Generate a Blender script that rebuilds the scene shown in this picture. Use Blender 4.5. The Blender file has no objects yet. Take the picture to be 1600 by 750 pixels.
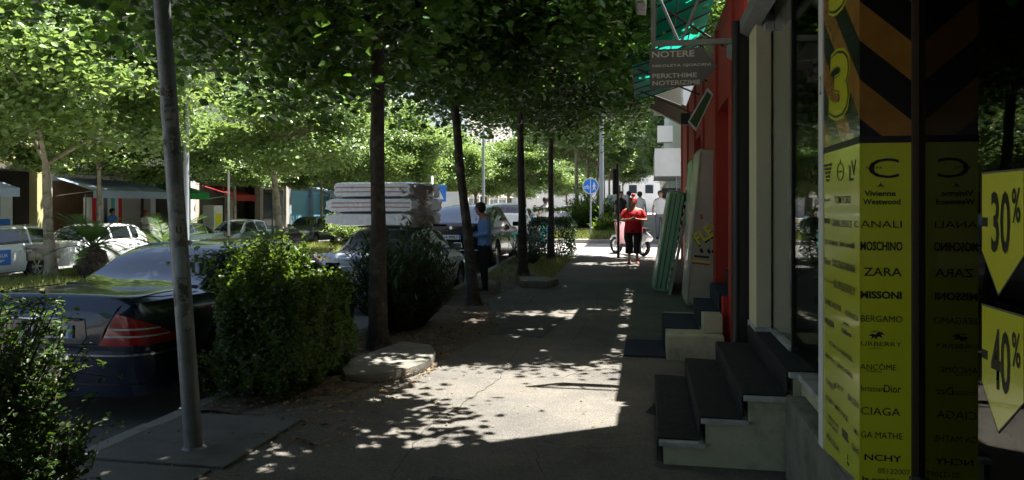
import bpy, bmesh, math, random
import numpy as np
from mathutils import Vector, Matrix, Euler

S = bpy.context.scene
R = random.Random(7)
rng = np.random.default_rng(11)
rad = math.radians

# ------------------------------------------------------------------ camera
H = 1.65
cam_d = bpy.data.cameras.new('camera')
cam_d.sensor_width = 36.0
cam_d.lens = 26.0
cam_d.shift_y = -0.033
cam_d.clip_start = 0.05
cam_d.clip_end = 2000
cam = bpy.data.objects.new('camera', cam_d)
S.collection.objects.link(cam)
cam.location = (0, 0, H)
cam.rotation_euler = (rad(90), 0, rad(10.4))
S.camera = cam

# ------------------------------------------------------------------ light
SUN_EL, SX, SY = rad(71), 0.84, 0.54
wd = bpy.data.worlds.new('World'); S.world = wd; wd.use_nodes = True
nt = wd.node_tree
bg = nt.nodes['Background']
sky = nt.nodes.new('ShaderNodeTexSky')
sky.sky_type = 'NISHITA'; sky.sun_disc = False
sky.sun_elevation = SUN_EL
sky.sun_rotation = math.atan2(SX, SY)
sky.air_density = 1.0; sky.dust_density = 2.5; sky.ozone_density = 1.0
nt.links.new(sky.outputs[0], bg.inputs[0])
bg.inputs[1].default_value = 0.06
sl = bpy.data.lights.new('sun', 'SUN')
sl.energy = 5.0; sl.angle = rad(0.53); sl.color = (1.0, 0.965, 0.90)
so = bpy.data.objects.new('sun', sl); S.collection.objects.link(so)
sv = Vector((math.cos(SUN_EL) * SX, math.cos(SUN_EL) * SY, math.sin(SUN_EL)))
so.rotation_euler = sv.to_track_quat('Z', 'Y').to_euler()
so.location = (20, 20, 40)
S.view_settings.view_transform = 'Standard'
S.view_settings.look = 'None'
S.view_settings.gamma = 1.0
S.view_settings.exposure = 1.85
S.cycles.use_denoising = True
S.cycles.max_bounces = 7
S.cycles.diffuse_bounces = 3
S.cycles.glossy_bounces = 4
S.cycles.transmission_bounces = 4
S.cycles.transparent_max_bounces = 10
S.cycles.sample_clamp_indirect = 6.0
S.cycles.use_adaptive_sampling = True
S.cycles.adaptive_threshold = 0.02

# ------------------------------------------------------------------ materials
def M(name, col, rough=.6, var=.12, scale=5, bump=0, bscale=40, metal=0, spec=.5, col2=None,
      thr=.55, soft=.12, coat=0, trans=0, speck=0):
    m = bpy.data.materials.new(name); m.use_nodes = True
    n = m.node_tree.nodes; l = m.node_tree.links
    b = n['Principled BSDF']
    b.inputs['Roughness'].default_value = rough
    b.inputs['Metallic'].default_value = metal
    b.inputs['Specular IOR Level'].default_value = spec
    if coat:
        b.inputs['Coat Weight'].default_value = coat; b.inputs['Coat Roughness'].default_value = .04
    tc = n.new('ShaderNodeTexCoord')
    nz = n.new('ShaderNodeTexNoise'); nz.inputs['Scale'].default_value = scale
    nz.inputs['Detail'].default_value = 6; nz.inputs['Roughness'].default_value = .62
    l.new(tc.outputs['Object'], nz.inputs['Vector'])
    cr = n.new('ShaderNodeValToRGB')
    c = Vector(col)
    cr.color_ramp.elements[0].position = .3; cr.color_ramp.elements[1].position = .7
    cr.color_ramp.elements[0].color = (*(c * (1 - var)), 1)
    cr.color_ramp.elements[1].color = (*(c * (1 + var)), 1)
    l.new(nz.outputs['Fac'], cr.inputs[0])
    out = cr.outputs[0]
    if col2 is not None:
        n2 = n.new('ShaderNodeTexNoise'); n2.inputs['Scale'].default_value = scale * .37
        n2.inputs['Detail'].default_value = 8; n2.inputs['Roughness'].default_value = .7
        l.new(tc.outputs['Object'], n2.inputs['Vector'])
        r2 = n.new('ShaderNodeValToRGB')
        r2.color_ramp.elements[0].position = thr; r2.color_ramp.elements[1].position = thr + soft
        l.new(n2.outputs['Fac'], r2.inputs[0])
        mx = n.new('ShaderNodeMixRGB'); mx.inputs[2].default_value = (*col2, 1)
        l.new(r2.outputs[0], mx.inputs[0]); l.new(out, mx.inputs[1]); out = mx.outputs[0]
    if speck:
        n3 = n.new('ShaderNodeTexVoronoi'); n3.inputs['Scale'].default_value = 130
        l.new(tc.outputs['Object'], n3.inputs['Vector'])
        r3 = n.new('ShaderNodeMapRange'); r3.inputs[1].default_value = 0; r3.inputs[2].default_value = 1
        r3.inputs[3].default_value = 1 - speck; r3.inputs[4].default_value = 1 + speck
        sp = n.new('ShaderNodeSeparateColor'); l.new(n3.outputs['Color'], sp.inputs[0]); l.new(sp.outputs[0], r3.inputs[0])
        m3 = n.new('ShaderNodeMixRGB'); m3.blend_type = 'MULTIPLY'; m3.inputs[0].default_value = 1
        l.new(out, m3.inputs[1]); l.new(r3.outputs[0], m3.inputs[2]); out = m3.outputs[0]
    l.new(out, b.inputs['Base Color'])
    if bump:
        nb = n.new('ShaderNodeTexNoise'); nb.inputs['Scale'].default_value = bscale; nb.inputs['Detail'].default_value = 5
        l.new(tc.outputs['Object'], nb.inputs['Vector'])
        bp = n.new('ShaderNodeBump'); bp.inputs['Strength'].default_value = bump; bp.inputs['Distance'].default_value = .02
        l.new(nb.outputs['Fac'], bp.inputs['Height']); l.new(bp.outputs[0], b.inputs['Normal'])
    if trans:
        tr = n.new('ShaderNodeBsdfTranslucent'); mixs = n.new('ShaderNodeMixShader'); mixs.inputs[0].default_value = trans
        l.new(out, tr.inputs[0]); l.new(b.outputs[0], mixs.inputs[1]); l.new(tr.outputs[0], mixs.inputs[2])
        l.new(mixs.outputs[0], n['Material Output'].inputs[0])
    return m

def leafmat(name, col, tcol, rough=.42, tr=.42, hue=.35):
    m = bpy.data.materials.new(name); m.use_nodes = True
    n = m.node_tree.nodes; l = m.node_tree.links
    b = n['Principled BSDF']; b.inputs['Roughness'].default_value = rough
    g = n.new('ShaderNodeNewGeometry')
    def ramp(c):
        r = n.new('ShaderNodeValToRGB'); c = Vector(c)
        r.color_ramp.elements[0].color = (*(c * (1 - hue)), 1)
        r.color_ramp.elements[1].color = (c.x * (1 + hue * 1.3), c.y * (1 + hue), c.z * (1 + hue * .6), 1)
        l.new(g.outputs['Random Per Island'], r.inputs[0]); return r.outputs[0]
    l.new(ramp(col), b.inputs['Base Color'])
    t = n.new('ShaderNodeBsdfTranslucent'); l.new(ramp(tcol), t.inputs[0])
    mx = n.new('ShaderNodeMixShader'); mx.inputs[0].default_value = tr
    l.new(b.outputs[0], mx.inputs[1]); l.new(t.outputs[0], mx.inputs[2]); l.new(mx.outputs[0], n['Material Output'].inputs[0])
    return m

def glassmat(name, tint=(.6, .65, .65), ior=1.5, rough=.01, boost=1.0):
    m = bpy.data.materials.new(name); m.use_nodes = True
    n = m.node_tree.nodes; l = m.node_tree.links
    n.remove(n['Principled BSDF'])
    t = n.new('ShaderNodeBsdfTransparent'); t.inputs[0].default_value = (*tint, 1)
    g = n.new('ShaderNodeBsdfGlossy'); g.inputs['Roughness'].default_value = rough
    f = n.new('ShaderNodeFresnel'); f.inputs[0].default_value = ior
    mu = n.new('ShaderNodeMath'); mu.operation = 'MULTIPLY'; mu.use_clamp = True; mu.inputs[1].default_value = boost
    l.new(f.outputs[0], mu.inputs[0])
    mx = n.new('ShaderNodeMixShader'); l.new(mu.outputs[0], mx.inputs[0])
    l.new(t.outputs[0], mx.inputs[1]); l.new(g.outputs[0], mx.inputs[2]); l.new(mx.outputs[0], n['Material Output'].inputs[0])
    return m

K = {}
K['asphalt'] = M('asphalt', (.122, .113, .10), .9, .22, 1.6, .7, 90, col2=(.20, .18, .146), thr=.42, soft=.25, speck=.3)
K['road'] = M('road', (.15, .147, .14), .88, .15, .8, .3, 90, col2=(.22, .215, .2), thr=.5, soft=.25, speck=.15)
K['pale_road'] = M('pale_road', (.34, .33, .31), .9, .1, .8, .3, 60)
K['soil'] = M('soil', (.105, .078, .055), .95, .35, 9, .9, 30, col2=(.16, .13, .1), thr=.5)
K['grass_ground'] = M('grass_ground', (.17, .17, .07), .95, .3, 3, .6, 30, col2=(.2, .17, .1))
K['concrete'] = M('concrete', (.21, .2, .17), .9, .2, 6, .6, 50, col2=(.10, .095, .08), thr=.5, soft=.2)
K['slab'] = M('slab', (.15, .142, .125), .9, .16, 3, .4, 60, col2=(.11, .1, .085), thr=.5)
K['kerb'] = M('kerb', (.3, .285, .255), .88, .14, 5, .4, 60, col2=(.14, .13, .11), thr=.55)
K['cream'] = M('cream_plaster', (.50, .50, .34), .88, .08, 5, .5, 30, col2=(.19, .18, .12), thr=.5, soft=.22)
K['creamclean'] = M('cream_wall', (.56, .54, .38), .8, .05, 1.5, .2, 50)
K['marble'] = M('grey_marble', (.5, .5, .5), .35, .12, 9, .0, col2=(.3, .3, .31), thr=.5)
K['carpet'] = M('black_carpet', (.012, .013, .016), .95, .4, 60, .6, 260, col2=(.026, .027, .03), thr=.45, soft=.2)
K['bluecarpet'] = M('navy_carpet', (.018, .028, .055), .95, .3, 60, .6, 260)
K['red'] = M('red_wall', (.34, .022, .010), .65, .1, 3, .12, 40)
K['redgloss'] = M('red_panel', (.38, .02, .012), .4, .1, 3)
K['steel'] = M('grey_steel', (.28, .29, .3), .45, .15, 8, .1, 40, metal=.6)
K['galv'] = M('galvanised_steel', (.19, .20, .205), .5, .22, 10, .25, 35, metal=.35, col2=(.10, .10, .095), thr=.55)
K['lampgrey'] = M('pale_grey_metal', (.34, .37, .4), .5, .1, 6, metal=.2)
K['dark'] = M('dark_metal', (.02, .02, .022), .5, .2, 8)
K['brown'] = M('brown_frame', (.06, .035, .022), .4, .2, 20)
K['black'] = M('black_plastic', (.012, .012, .013), .45, .2, 10)
K['signgrey'] = M('sign_grey', (.13, .12, .115), .5, .06, 4)
K['white'] = M('white_paint', (.78, .78, .76), .5, .04, 4)
K['print'] = M('black_print', (.012, .012, .01), .5, .1, 4)
K['signwhite'] = M('letter_white', (.6, .58, .55), .5, .03, 4)
K['blue'] = M('sign_blue', (.03, .2, .72), .4, .05, 4)
K['yellow'] = M('yellow_poster', (.62, .64, .02), .22, .03, 3, coat=.3)
K['stickeryellow'] = M('yellow_sticker', (.72, .70, .03), .3, .03, 3, coat=.4)
K['bark'] = M('dark_bark', (.05, .04, .032), .95, .4, 14, 1.0, 26, col2=(.10, .09, .075), thr=.52, soft=.1)
K['planebark'] = M('plane_bark', (.36, .31, .23), .85, .25, 6, .6, 18, col2=(.17, .15, .105), thr=.52, soft=.06)
K['twig'] = M('twig_bark', (.07, .05, .035), .95, .3, 14)
K['leaf'] = leafmat('linden_leaf', (.045, .105, .032), (.20, .40, .05), .27, .32)
K['farleaf'] = leafmat('plane_leaf', (.14, .225, .08), (.34, .50, .12), .30, .34)
K['hedgeleaf'] = leafmat('hedge_leaf', (.05, .10, .02), (.27, .42, .04), .4, .36)
K['darkleaf'] = leafmat('oleander_leaf', (.035, .08, .03), (.10, .2, .04), .32, .25)
K['shrubleaf'] = leafmat('shrub_leaf', (.035, .075, .018), (.14, .26, .03), .4, .3)
K['palmleaf'] = leafmat('palm_leaf', (.06, .12, .04), (.14, .25, .05), .45, .3)
K['grass'] = leafmat('grass_blade', (.2, .24, .07), (.3, .36, .09), .6, .35, .4)
K['litter'] = leafmat('dry_leaf', (.25, .17, .08), (.2, .13, .05), .7, .1, .5)
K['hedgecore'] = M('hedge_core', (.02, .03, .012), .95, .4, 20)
K['glass'] = glassmat('shop_glass', (.30, .32, .31), 1.5, .0, .75)
K['doorglass'] = glassmat('door_glass', (.85, .88, .86), 1.5, .0, .4)
K['greypane'] = M('grey_pane', (.19, .205, .17), .12, .12, 1.2, coat=.3)
K['farglass'] = M('dark_window', (.03, .04, .05), .06, .2, 2, spec=.8)
K['carglass'] = M('car_glass', (.012, .016, .02), .04, .1, 2, spec=.7, coat=.4)
K['rubber'] = M('tyre_rubber', (.018, .018, .018), .85, .2, 20)
K['rim'] = M('alloy_rim', (.45, .46, .47), .3, .1, 8, metal=.8)
K['chrome'] = M('chrome', (.7, .72, .74), .15, .05, 8, metal=1)
K['redlamp'] = M('red_lamp', (.40, .012, .012), .12, .15, 20, coat=1)
K['whitelamp'] = M('clear_lamp', (.6, .6, .6), .12, .1, 20, coat=1)
K['amber'] = M('amber_lamp', (.6, .14, .02), .2, .1, 20, coat=1)
K['plate'] = M('number_plate', (.68, .68, .66), .4, .03, 5)
K['plastic'] = M('white_plastic_film', (.80, .81, .82), .22, .05, 7, 1.0, 13, coat=.4)
K['brownfilm'] = M('brown_packing_film', (.5, .45, .38), .3, .25, 7, .9, 7, coat=.4)
K['greenmat'] = M('pale_green_mattress', (.27, .44, .29), .4, .08, 6, .4, 9, coat=.3)
K['greenpipe'] = M('dark_green_piping', (.04, .14, .07), .5, .1, 6)
K['greymat'] = M('wrapped_mattress', (.40, .38, .31), .35, .14, 5, .8, 7, coat=.3)
K['slat'] = M('pale_wood_slat', (.45, .45, .33), .6, .1, 6)
K['awning'] = M('green_awning', (.012, .42, .30), .5, .08, 3, trans=.6)
K['skin'] = M('skin', (.42, .22, .15), .55, .06, 10)
K['redcloth'] = M('red_cloth', (.62, .012, .02), .8, .15, 12, .3, 20)
K['bluecloth'] = M('blue_cloth', (.16, .3, .6), .8, .1, 12, .3, 20)
K['blackcloth'] = M('black_cloth', (.012, .012, .014), .85, .2, 12)
K['whitecloth'] = M('white_cloth', (.75, .74, .72), .8, .05, 12)
K['greycloth'] = M('grey_cloth', (.16, .17, .2), .8, .1, 12)
K['teal'] = M('teal_cloth', (.1, .5, .5), .8, .1, 12)
K['redhair'] = M('red_hair', (.5, .01, .012), .6, .2, 30)
K['hair'] = M('dark_hair', (.015, .011, .009), .6, .2, 30)
K['pinkshoe'] = M('pink_sandal', (.6, .15, .15), .6, .1, 30)
K['terracotta'] = M('terracotta', (.36, .10, .04), .75, .12, 6)
K['paper'] = M('torn_paper', (.34, .33, .31), .8, .2, 20, col2=(.1, .1, .09), thr=.5, soft=.05)
K['paint_navy'] = M('navy_paint', (.004, .014, .042), .22, .1, 2, spec=.5, coat=.6, col2=(.012, .017, .03), thr=.55, soft=.3)
K['paint_silver'] = M('silver_paint', (.42, .47, .52), .3, .04, 2, metal=.35, coat=1)
K['paint_black'] = M('black_paint', (.006, .007, .009), .25, .1, 2, spec=.35, coat=.35)
K['paint_white'] = M('white_car_paint', (.74, .76, .78), .3, .03, 2, coat=.8)
K['paint_grey'] = M('grey_green_paint', (.10, .14, .14), .3, .06, 2, metal=.3, coat=1)
K['paint_slate'] = M('dark_grey_paint', (.05, .055, .06), .3, .06, 2, coat=1)

def see_through(m, f, col):
    n = m.node_tree.nodes; l = m.node_tree.links; o = n['Material Output']; src = o.inputs[0].links[0].from_socket
    t = n.new('ShaderNodeBsdfTransparent'); t.inputs[0].default_value = (*col, 1); x = n.new('ShaderNodeMixShader'); x.inputs[0].default_value = f
    l.new(src, x.inputs[1]); l.new(t.outputs[0], x.inputs[2]); l.new(x.outputs[0], o.inputs[0])

# poster stripes: orange and black diagonal bands running on round the corner
def stripes():
    m = bpy.data.materials.new('striped_poster'); m.use_nodes = True
    n = m.node_tree.nodes; l = m.node_tree.links; b = n['Principled BSDF']
    b.inputs['Roughness'].default_value = .25; b.inputs['Coat Weight'].default_value = .3
    g = n.new('ShaderNodeNewGeometry'); s = n.new('ShaderNodeSeparateXYZ'); l.new(g.outputs['Position'], s.inputs[0])
    def op(o, a, c):
        k = n.new('ShaderNodeMath'); k.operation = o
        for i, v in enumerate((a, c)):
            if v is None: continue
            if isinstance(v, (int, float)): k.inputs[i].default_value = v
            else: l.new(v, k.inputs[i])
        return k.outputs[0]
    u = op('SUBTRACT', s.outputs[0], s.outputs[1])
    v = op('ADD', s.outputs[2], op('MULTIPLY', u, .88))
    fr = op('FRACT', op('ADD', op('DIVIDE', v, .307), .56), None)
    st = op('LESS_THAN', fr, .5)
    nz = n.new('ShaderNodeTexNoise'); nz.inputs['Scale'].default_value = 14
    l.new(g.outputs['Position'], nz.inputs['Vector'])
    cr = n.new('ShaderNodeValToRGB'); cr.color_ramp.elements[0].color = (.22, .085, .015, 1); cr.color_ramp.elements[1].color = (.42, .2, .03, 1)
    l.new(nz.outputs['Fac'], cr.inputs[0])
    mx = n.new('ShaderNodeMixRGB'); l.new(st, mx.inputs[0]); l.new(cr.outputs[0], mx.inputs[1]); mx.inputs[2].default_value = (.008, .008, .007, 1)
    l.new(mx.outputs[0], b.inputs['Base Color'])
    return m
K['stripes'] = stripes()

# ------------------------------------------------------------------ helpers
def link(o): S.collection.objects.link(o); return o

def tag(o, label=None, cat=None, group=None, kind=None):
    if label: o['label'] = label
    if cat: o['category'] = cat
    if group: o['group'] = group
    if kind: o['kind'] = kind
    return o

def thing(name, label, cat, loc=(0, 0, 0), rz=0, group=None, rot=None):
    o = bpy.data.objects.new(name, None); link(o)
    o.location = loc; o.rotation_euler = rot if rot else (0, 0, rz)
    o.empty_display_size = .1
    return tag(o, label, cat, group)

class MB:
    def __init__(s): s.v = []; s.f = []; s.mi = []; s.cur = 0
    def add(s, vs, fs):
        b = len(s.v); s.v += [tuple(p) for p in vs]
        for f in fs: s.f.append([b + i for i in f]); s.mi.append(s.cur)
        return s
    def box(s, x0, x1, y0, y1, z0, z1):
        return s.add([(x0, y0, z0), (x1, y0, z0), (x1, y1, z0), (x0, y1, z0), (x0, y0, z1), (x1, y0, z1), (x1, y1, z1), (x0, y1, z1)],
                     [(3, 2, 1, 0), (4, 5, 6, 7), (0, 1, 5, 4), (1, 2, 6, 5), (2, 3, 7, 6), (3, 0, 4, 7)])
    def tube(s, pts, rs, n=10, cap=True):
        pts = [Vector(p) for p in pts]; rings = []
        if not hasattr(rs, '__len__'): rs = [rs] * len(pts)
        up = None
        for i, p in enumerate(pts):
            d = (pts[min(i + 1, len(pts) - 1)] - pts[max(i - 1, 0)]).normalized()
            if up is None: up = Vector((1, 0, 0)) if abs(d.x) < .9 else Vector((0, 1, 0))
            a = (up - d * up.dot(d)).normalized(); b = d.cross(a); up = a
            rings.append([p + (a * math.cos(t) + b * math.sin(t)) * rs[i] for t in [2 * math.pi * k / n for k in range(n)]])
        vs = [q for r in rings for q in r]; fs = []
        for i in range(len(pts) - 1):
            for k in range(n):
                k2 = (k + 1) % n; fs.append((i * n + k, i * n + k2, (i + 1) * n + k2, (i + 1) * n + k))
        if cap: fs.append(tuple(range(n - 1, -1, -1))); fs.append(tuple((len(pts) - 1) * n + k for k in range(n)))
        return s.add(vs, fs)
    def lathe(s, prof, n=24, axis='Z', c=(0, 0, 0)):
        vs = []; fs = []
        for r, h in prof:
            for k in range(n):
                t = 2 * math.pi * k / n; a, b = r * math.cos(t), r * math.sin(t)
                vs.append((c[0] + a, c[1] + b, c[2] + h) if axis == 'Z' else (c[0] + h, c[1] + a, c[2] + b) if axis == 'X' else (c[0] + b, c[1] + h, c[2] + a))
        for i in range(len(prof) - 1):
            for k in range(n):
                k2 = (k + 1) % n; fs.append((i * n + k, i * n + k2, (i + 1) * n + k2, (i + 1) * n + k))
        closed = tuple(prof[0]) == tuple(prof[-1])
        if prof[0][0] > 1e-6 and not closed: fs.append(tuple(range(n - 1, -1, -1)))
        if prof[-1][0] > 1e-6 and not closed: fs.append(tuple((len(prof) - 1) * n + k for k in range(n)))
        return s.add(vs, fs)
    def prism(s, poly, a, b, axis='Y'):
        """polygon of (u, w) pairs extruded along axis from a to b; Y: (x,z); X: (y,z); Z: (x,y)"""
        def P(u, w, t): return (u, t, w) if axis == 'Y' else (t, u, w) if axis == 'X' else (u, w, t)
        n = len(poly)
        vs = [P(u, w, a) for u, w in poly] + [P(u, w, b) for u, w in poly]
        fs = [tuple(range(n)), tuple(range(2 * n - 1, n - 1, -1))] + [(i, n + i, n + (i + 1) % n, (i + 1) % n) for i in range(n)]
        return s.add(vs, fs)
    def obj(s, name, mat, parent=None, smooth=False, bevel=0, sharp=None, loc=None, rot=None, seg=2):
        me = bpy.data.meshes.new(name)
        me.from_pydata(s.v, [], s.f)
        mats = mat if isinstance(mat, (list, tuple)) else [mat]
        for m in mats: me.materials.append(K[m] if isinstance(m, str) else m)
        if len(mats) > 1:
            for p, i in zip(me.polygons, s.mi): p.material_index = i
        bm = bmesh.new(); bm.from_mesh(me); bmesh.ops.recalc_face_normals(bm, faces=bm.faces)
        if bevel:
            es = [e for e in bm.edges if len(e.link_faces) == 2 and e.calc_face_angle(0) > rad(35)]
            try: bmesh.ops.bevel(bm, geom=es, offset=bevel, segments=seg, affect='EDGES', profile=.6, clamp_overlap=True)
            except Exception: pass
        bm.to_mesh(me); bm.free()
        if smooth or sharp:
            me.polygons.foreach_set('use_smooth', [True] * len(me.polygons))
            if sharp or bevel: me.set_sharp_from_angle(angle=rad(sharp or 40))
        o = bpy.data.objects.new(name, me); link(o); o.parent = parent
        if loc: o.location = loc
        if rot: o.rotation_euler = rot
        return o

def struct(name, mb, mat, **kw):
    o = mb.obj(name, mat, **kw)
    if o.parent is None: o['kind'] = 'structure'
    return o

def copytree(o, parent=None, label=None, loc=None, rz=None):
    c = o.copy(); link(c); c.parent = parent
    if label: c['label'] = label
    if loc is not None: c.location = loc
    if rz is not None: c.rotation_euler.z = rz
    for ch in list(o.children): copytree(ch, c)
    return c

def fastmesh(name, V, F, mat, parent=None, smooth=False):
    """V (n,3), F (m,k) arrays"""
    me = bpy.data.meshes.new(name)
    V = np.asarray(V, dtype=np.float32); F = np.asarray(F, dtype=np.int32); k = F.shape[1]
    me.vertices.add(len(V)); me.vertices.foreach_set('co', V.ravel())
    me.loops.add(F.size); me.loops.foreach_set('vertex_index', F.ravel())
    me.polygons.add(len(F)); me.polygons.foreach_set('loop_start', np.arange(0, F.size, k, dtype=np.int32))
    me.update(calc_edges=True); me.validate()
    if smooth: me.polygons.foreach_set('use_smooth', [True] * len(me.polygons))
    me.materials.append(K[mat] if isinstance(mat, str) else mat)
    return me

def meshobj(name, me, parent=None, loc=None, rot=None, scale=None):
    o = bpy.data.objects.new(name, me); link(o); o.parent = parent
    if loc is not None: o.location = loc
    if rot: o.rotation_euler = rot
    if scale: o.scale = scale
    return o

def text(s, mat, parent, center, w, h, face='front', bold=0, name='lettering', depth=.0012, extra=None, shear=0):
    cu = bpy.data.curves.new('t', 'FONT'); cu.body = s; cu.size = 1; cu.offset = bold; cu.shear = shear
    cu.align_x = 'CENTER'; cu.resolution_u = 3
    t = bpy.data.objects.new('t', cu)
    S.collection.objects.link(t)
    dg = bpy.context.evaluated_depsgraph_get()
    me = bpy.data.meshes.new_from_object(t.evaluated_get(dg))
    bpy.data.objects.remove(t)
    if not me.vertices: return None
    c = np.array([v.co[:] for v in me.vertices]); lo = c.min(0); hi = c.max(0)
    sx = (w / (hi[0] - lo[0])) if w else h / max(hi[1] - lo[1], 1e-4); sy = h / max(hi[1] - lo[1], 1e-4)
    c = (c - (lo + hi) / 2) * np.array([sx, sy, 1]); c[:, 2] = 0
    me.vertices.foreach_set('co', c.astype(np.float32).ravel()); me.update()
    me.name = name; me.materials.clear(); me.materials.append(K[mat])
    o = meshobj(name, me, parent, center)
    o.rotation_euler = {'front': (rad(90), 0, 0), 'left': (rad(90), 0, rad(-90)), 'back': (rad(90), 0, rad(180))}[face] if isinstance(face, str) else face
    if extra: o.rotation_euler.rotate_axis('Z', extra)
    return o

# ------------------------------------------------------------------ levels of the ground
def rise(y): return 0 if y < 12 else min((y - 12) * .03, .54)
def clamp(t): return max(0., min(1., t))
def zs(x, y): return rise(y)
def zr(x, y): return -.17 + rise(y) * clamp((x + 12) / 8) - .18 * clamp((-x - 8) / 6)

def sheet(name, xs, ys, zf, mat, kind='structure', parent=None):
    V = [(x, y, zf(x, y)) for y in ys for x in xs]; n = len(xs)
    F = [(j * n + i, j * n + i + 1, (j + 1) * n + i + 1, (j + 1) * n + i) for j in range(len(ys) - 1) for i in range(n - 1)]
    o = meshobj(name, fastmesh(name, V, F, mat, smooth=True), parent)
    if parent is None: o['kind'] = kind
    return o
# ================================================================== GROUND
def fr(a, b, s):
    n = max(1, int(round((b - a) / s))); return [a + (b - a) * i / n for i in range(n + 1)]
g = sheet('ground', [-400, -60, 60, 400], [-60, 150, 600], lambda x, y: -.75, 'soil')
road = sheet('road', fr(-60, -3.7, 1.5), fr(-25, 130, 2.5), zr, 'road')
sidewalk = sheet('sidewalk', fr(-3.6, 6, .8), fr(-25, 20.6, 1.2), zs, 'asphalt')
cross = sheet('cross_street', fr(-3.6, 50, 4), fr(20.6, 26.4, 1.2), lambda x, y: rise(y) - .1, 'pale_road')
far_walk = sheet('far_sidewalk', fr(-3.6, 50, 4), fr(26.4, 130, 4), lambda x, y: rise(y) + .02, 'pale_road')
shop_walk = sheet('shop_pavement', [-60, -40, -23, -19.4], fr(-25, 130, 5), lambda x, y: zr(x, y) + .13, 'pale_road')
struct('shop_pavement_kerb', MB().box(-19.4, -19.25, -25, 130, -.6, -.21), 'kerb')
struct('cross_street_kerb', MB().box(-3.75, 1, 20.52, 20.66, -.2, .262).box(-3.75, 20, 26.3, 26.45, 0, .458), 'kerb')
# kerb stones, one by one
kme = MB().box(-.07, .07, 0, .985, -.3, .012).obj('kerb_stone', 'kerb', sidewalk, bevel=.014)
kme.location = (-3.67, 1, 0); first = True
for y in np.arange(-4, 20.4, 1.0):
    o = kme if first else kme.copy()
    if not first: link(o)
    first = False
    o.location = (-3.67 + R.uniform(-.008, .008), y, rise(y) + R.uniform(-.012, .006)); o.rotation_euler.x = .03 if y > 12 else 0
kb = kme.copy(); link(kb); kb.parent = far_walk; kb['kind'] = 'structure'
kb.data = MB().box(-3.75, -3.6, 26.4, 130, -.2, .56).obj('tmp', 'kerb').data; bpy.data.objects.remove(bpy.data.objects['tmp'])
kb.location = (0, 0, 0); kb.rotation_euler = (0, 0, 0); kb.name = 'far_kerb'
# planting strip of bare soil
def noisy(x, y): return math.sin(x * 3.1 + y * 1.7) * .5 + math.sin(x * 7.3 - y * 4.1) * .3 + math.sin(y * 9.7 + x * 2) * .2
def soil(name, ya, yb, edge):
    ys = fr(ya, yb, .1); V = []; F = []; nx = 14
    for y in ys:
        xe = edge(y) + .09 * noisy(1, y)
        for i in range(nx + 1):
            t = i / nx; x = -3.58 + (xe + 3.58) * t
            V.append((x, y, rise(y) + .006 + (.03 * math.sin(math.pi * t) ** .7) * (1 + .5 * noisy(x, y)) + (0 if 0 < t < 1 else -.004)))
    n = nx + 1
    F = [(j * n + i, j * n + i + 1, (j + 1) * n + i + 1, (j + 1) * n + i) for j in range(len(ys) - 1) for i in range(nx)]
    o = meshobj(name, fastmesh(name, V, F, 'soil', smooth=True)); o['kind'] = 'structure'; return o
soil('planting_strip', 5.35, 20.4, lambda y: -2.35 + .35 * math.sin(y * .8 + .6) - (.45 if y < 6 else 0))
# concrete paving slabs beside the pole
for (a, b, c, d) in [(-3.59, -2.62, 2.1, 3.2), (-3.59, -2.66, 3.22, 4.2), (-3.59, -2.6, 4.22, 5.3), (-2.6, -1.75, 1.6, 2.7), (-2.63, -1.8, 2.72, 3.8)]:
    o = MB().box(a + .008, b - .008, c + .008, d - .008, -.05, .016 + R.uniform(0, .012)).obj('paving_slab', 'slab', sidewalk, bevel=.008)
    o.rotation_euler.z = 0
# raised concrete slab at the foot of the first tree
t = tag(MB().prism([(-2.74, 6.42), (-2.52, 6.5), (-2.28, 6.74), (-2.17, 7.1), (-2.22, 7.62), (-2.4, 8.0), (-2.78, 8.15), (-2.9, 7.5), (-3.0, 6.9)], .0, .10, 'Z').obj('concrete_slab', 'concrete', bevel=.018, sharp=50),
        'raised broken concrete slab on the sidewalk at the foot of the nearest tree', 'slab')
tag(MB().prism([(-2.45, 14.2), (-1.9, 14.15), (-1.75, 14.75), (-2.1, 15.2), (-2.6, 15.1)], .06, .2, 'Z').obj('concrete_slab', 'concrete', bevel=.02, sharp=50),
    'low concrete slab beside the third tree trunk', 'slab')
# median between the carriageways
def zmed(x, y): return zr(-14, y) + .16 + .03 * noisy(x, y)
med = sheet('median', fr(-15.9, -12.6, .5), fr(2, 110, .8), zmed, 'grass_ground')
for xx in (-15.95, -12.55):
    struct('median_kerb', MB().box(xx - .08, xx + .08, 2, 110, -.6, zr(-14, 0) + .15), 'kerb')
# grass on the median and on the island past the crossing
def grass(name, n, region, zf, h, w, label=None):
    x0, x1, y0, y1 = region
    x = rng.uniform(x0, x1, n); y = rng.uniform(y0, y1, n)
    keep = (np.sin(x * 2.3 + y * 1.1) + np.sin(y * 2.9 - x) > -.9) | (rng.random(n) < .3)
    x = x[keep]; y = y[keep]; n = len(x)
    z = np.array([zf(a, b) for a, b in zip(x, y)])
    a = rng.uniform(0, 2 * np.pi, n); hh = h * rng.uniform(.4, 1.3, n); lx = rng.normal(0, .35, n) * hh; ly = rng.normal(0, .35, n) * hh
    p0 = np.stack([x - np.cos(a) * w, y - np.sin(a) * w, z], 1); p1 = np.stack([x + np.cos(a) * w, y + np.sin(a) * w, z], 1)
    p2 = np.stack([x + lx, y + ly, z + hh], 1)
    V = np.stack([p0, p1, p2], 1).reshape(-1, 3); F = np.arange(3 * n).reshape(-1, 3)
    o = meshobj(name, fastmesh(name, V, F, 'grass')); o['kind'] = 'stuff'
    if label: o['label'] = label
    return o
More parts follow.
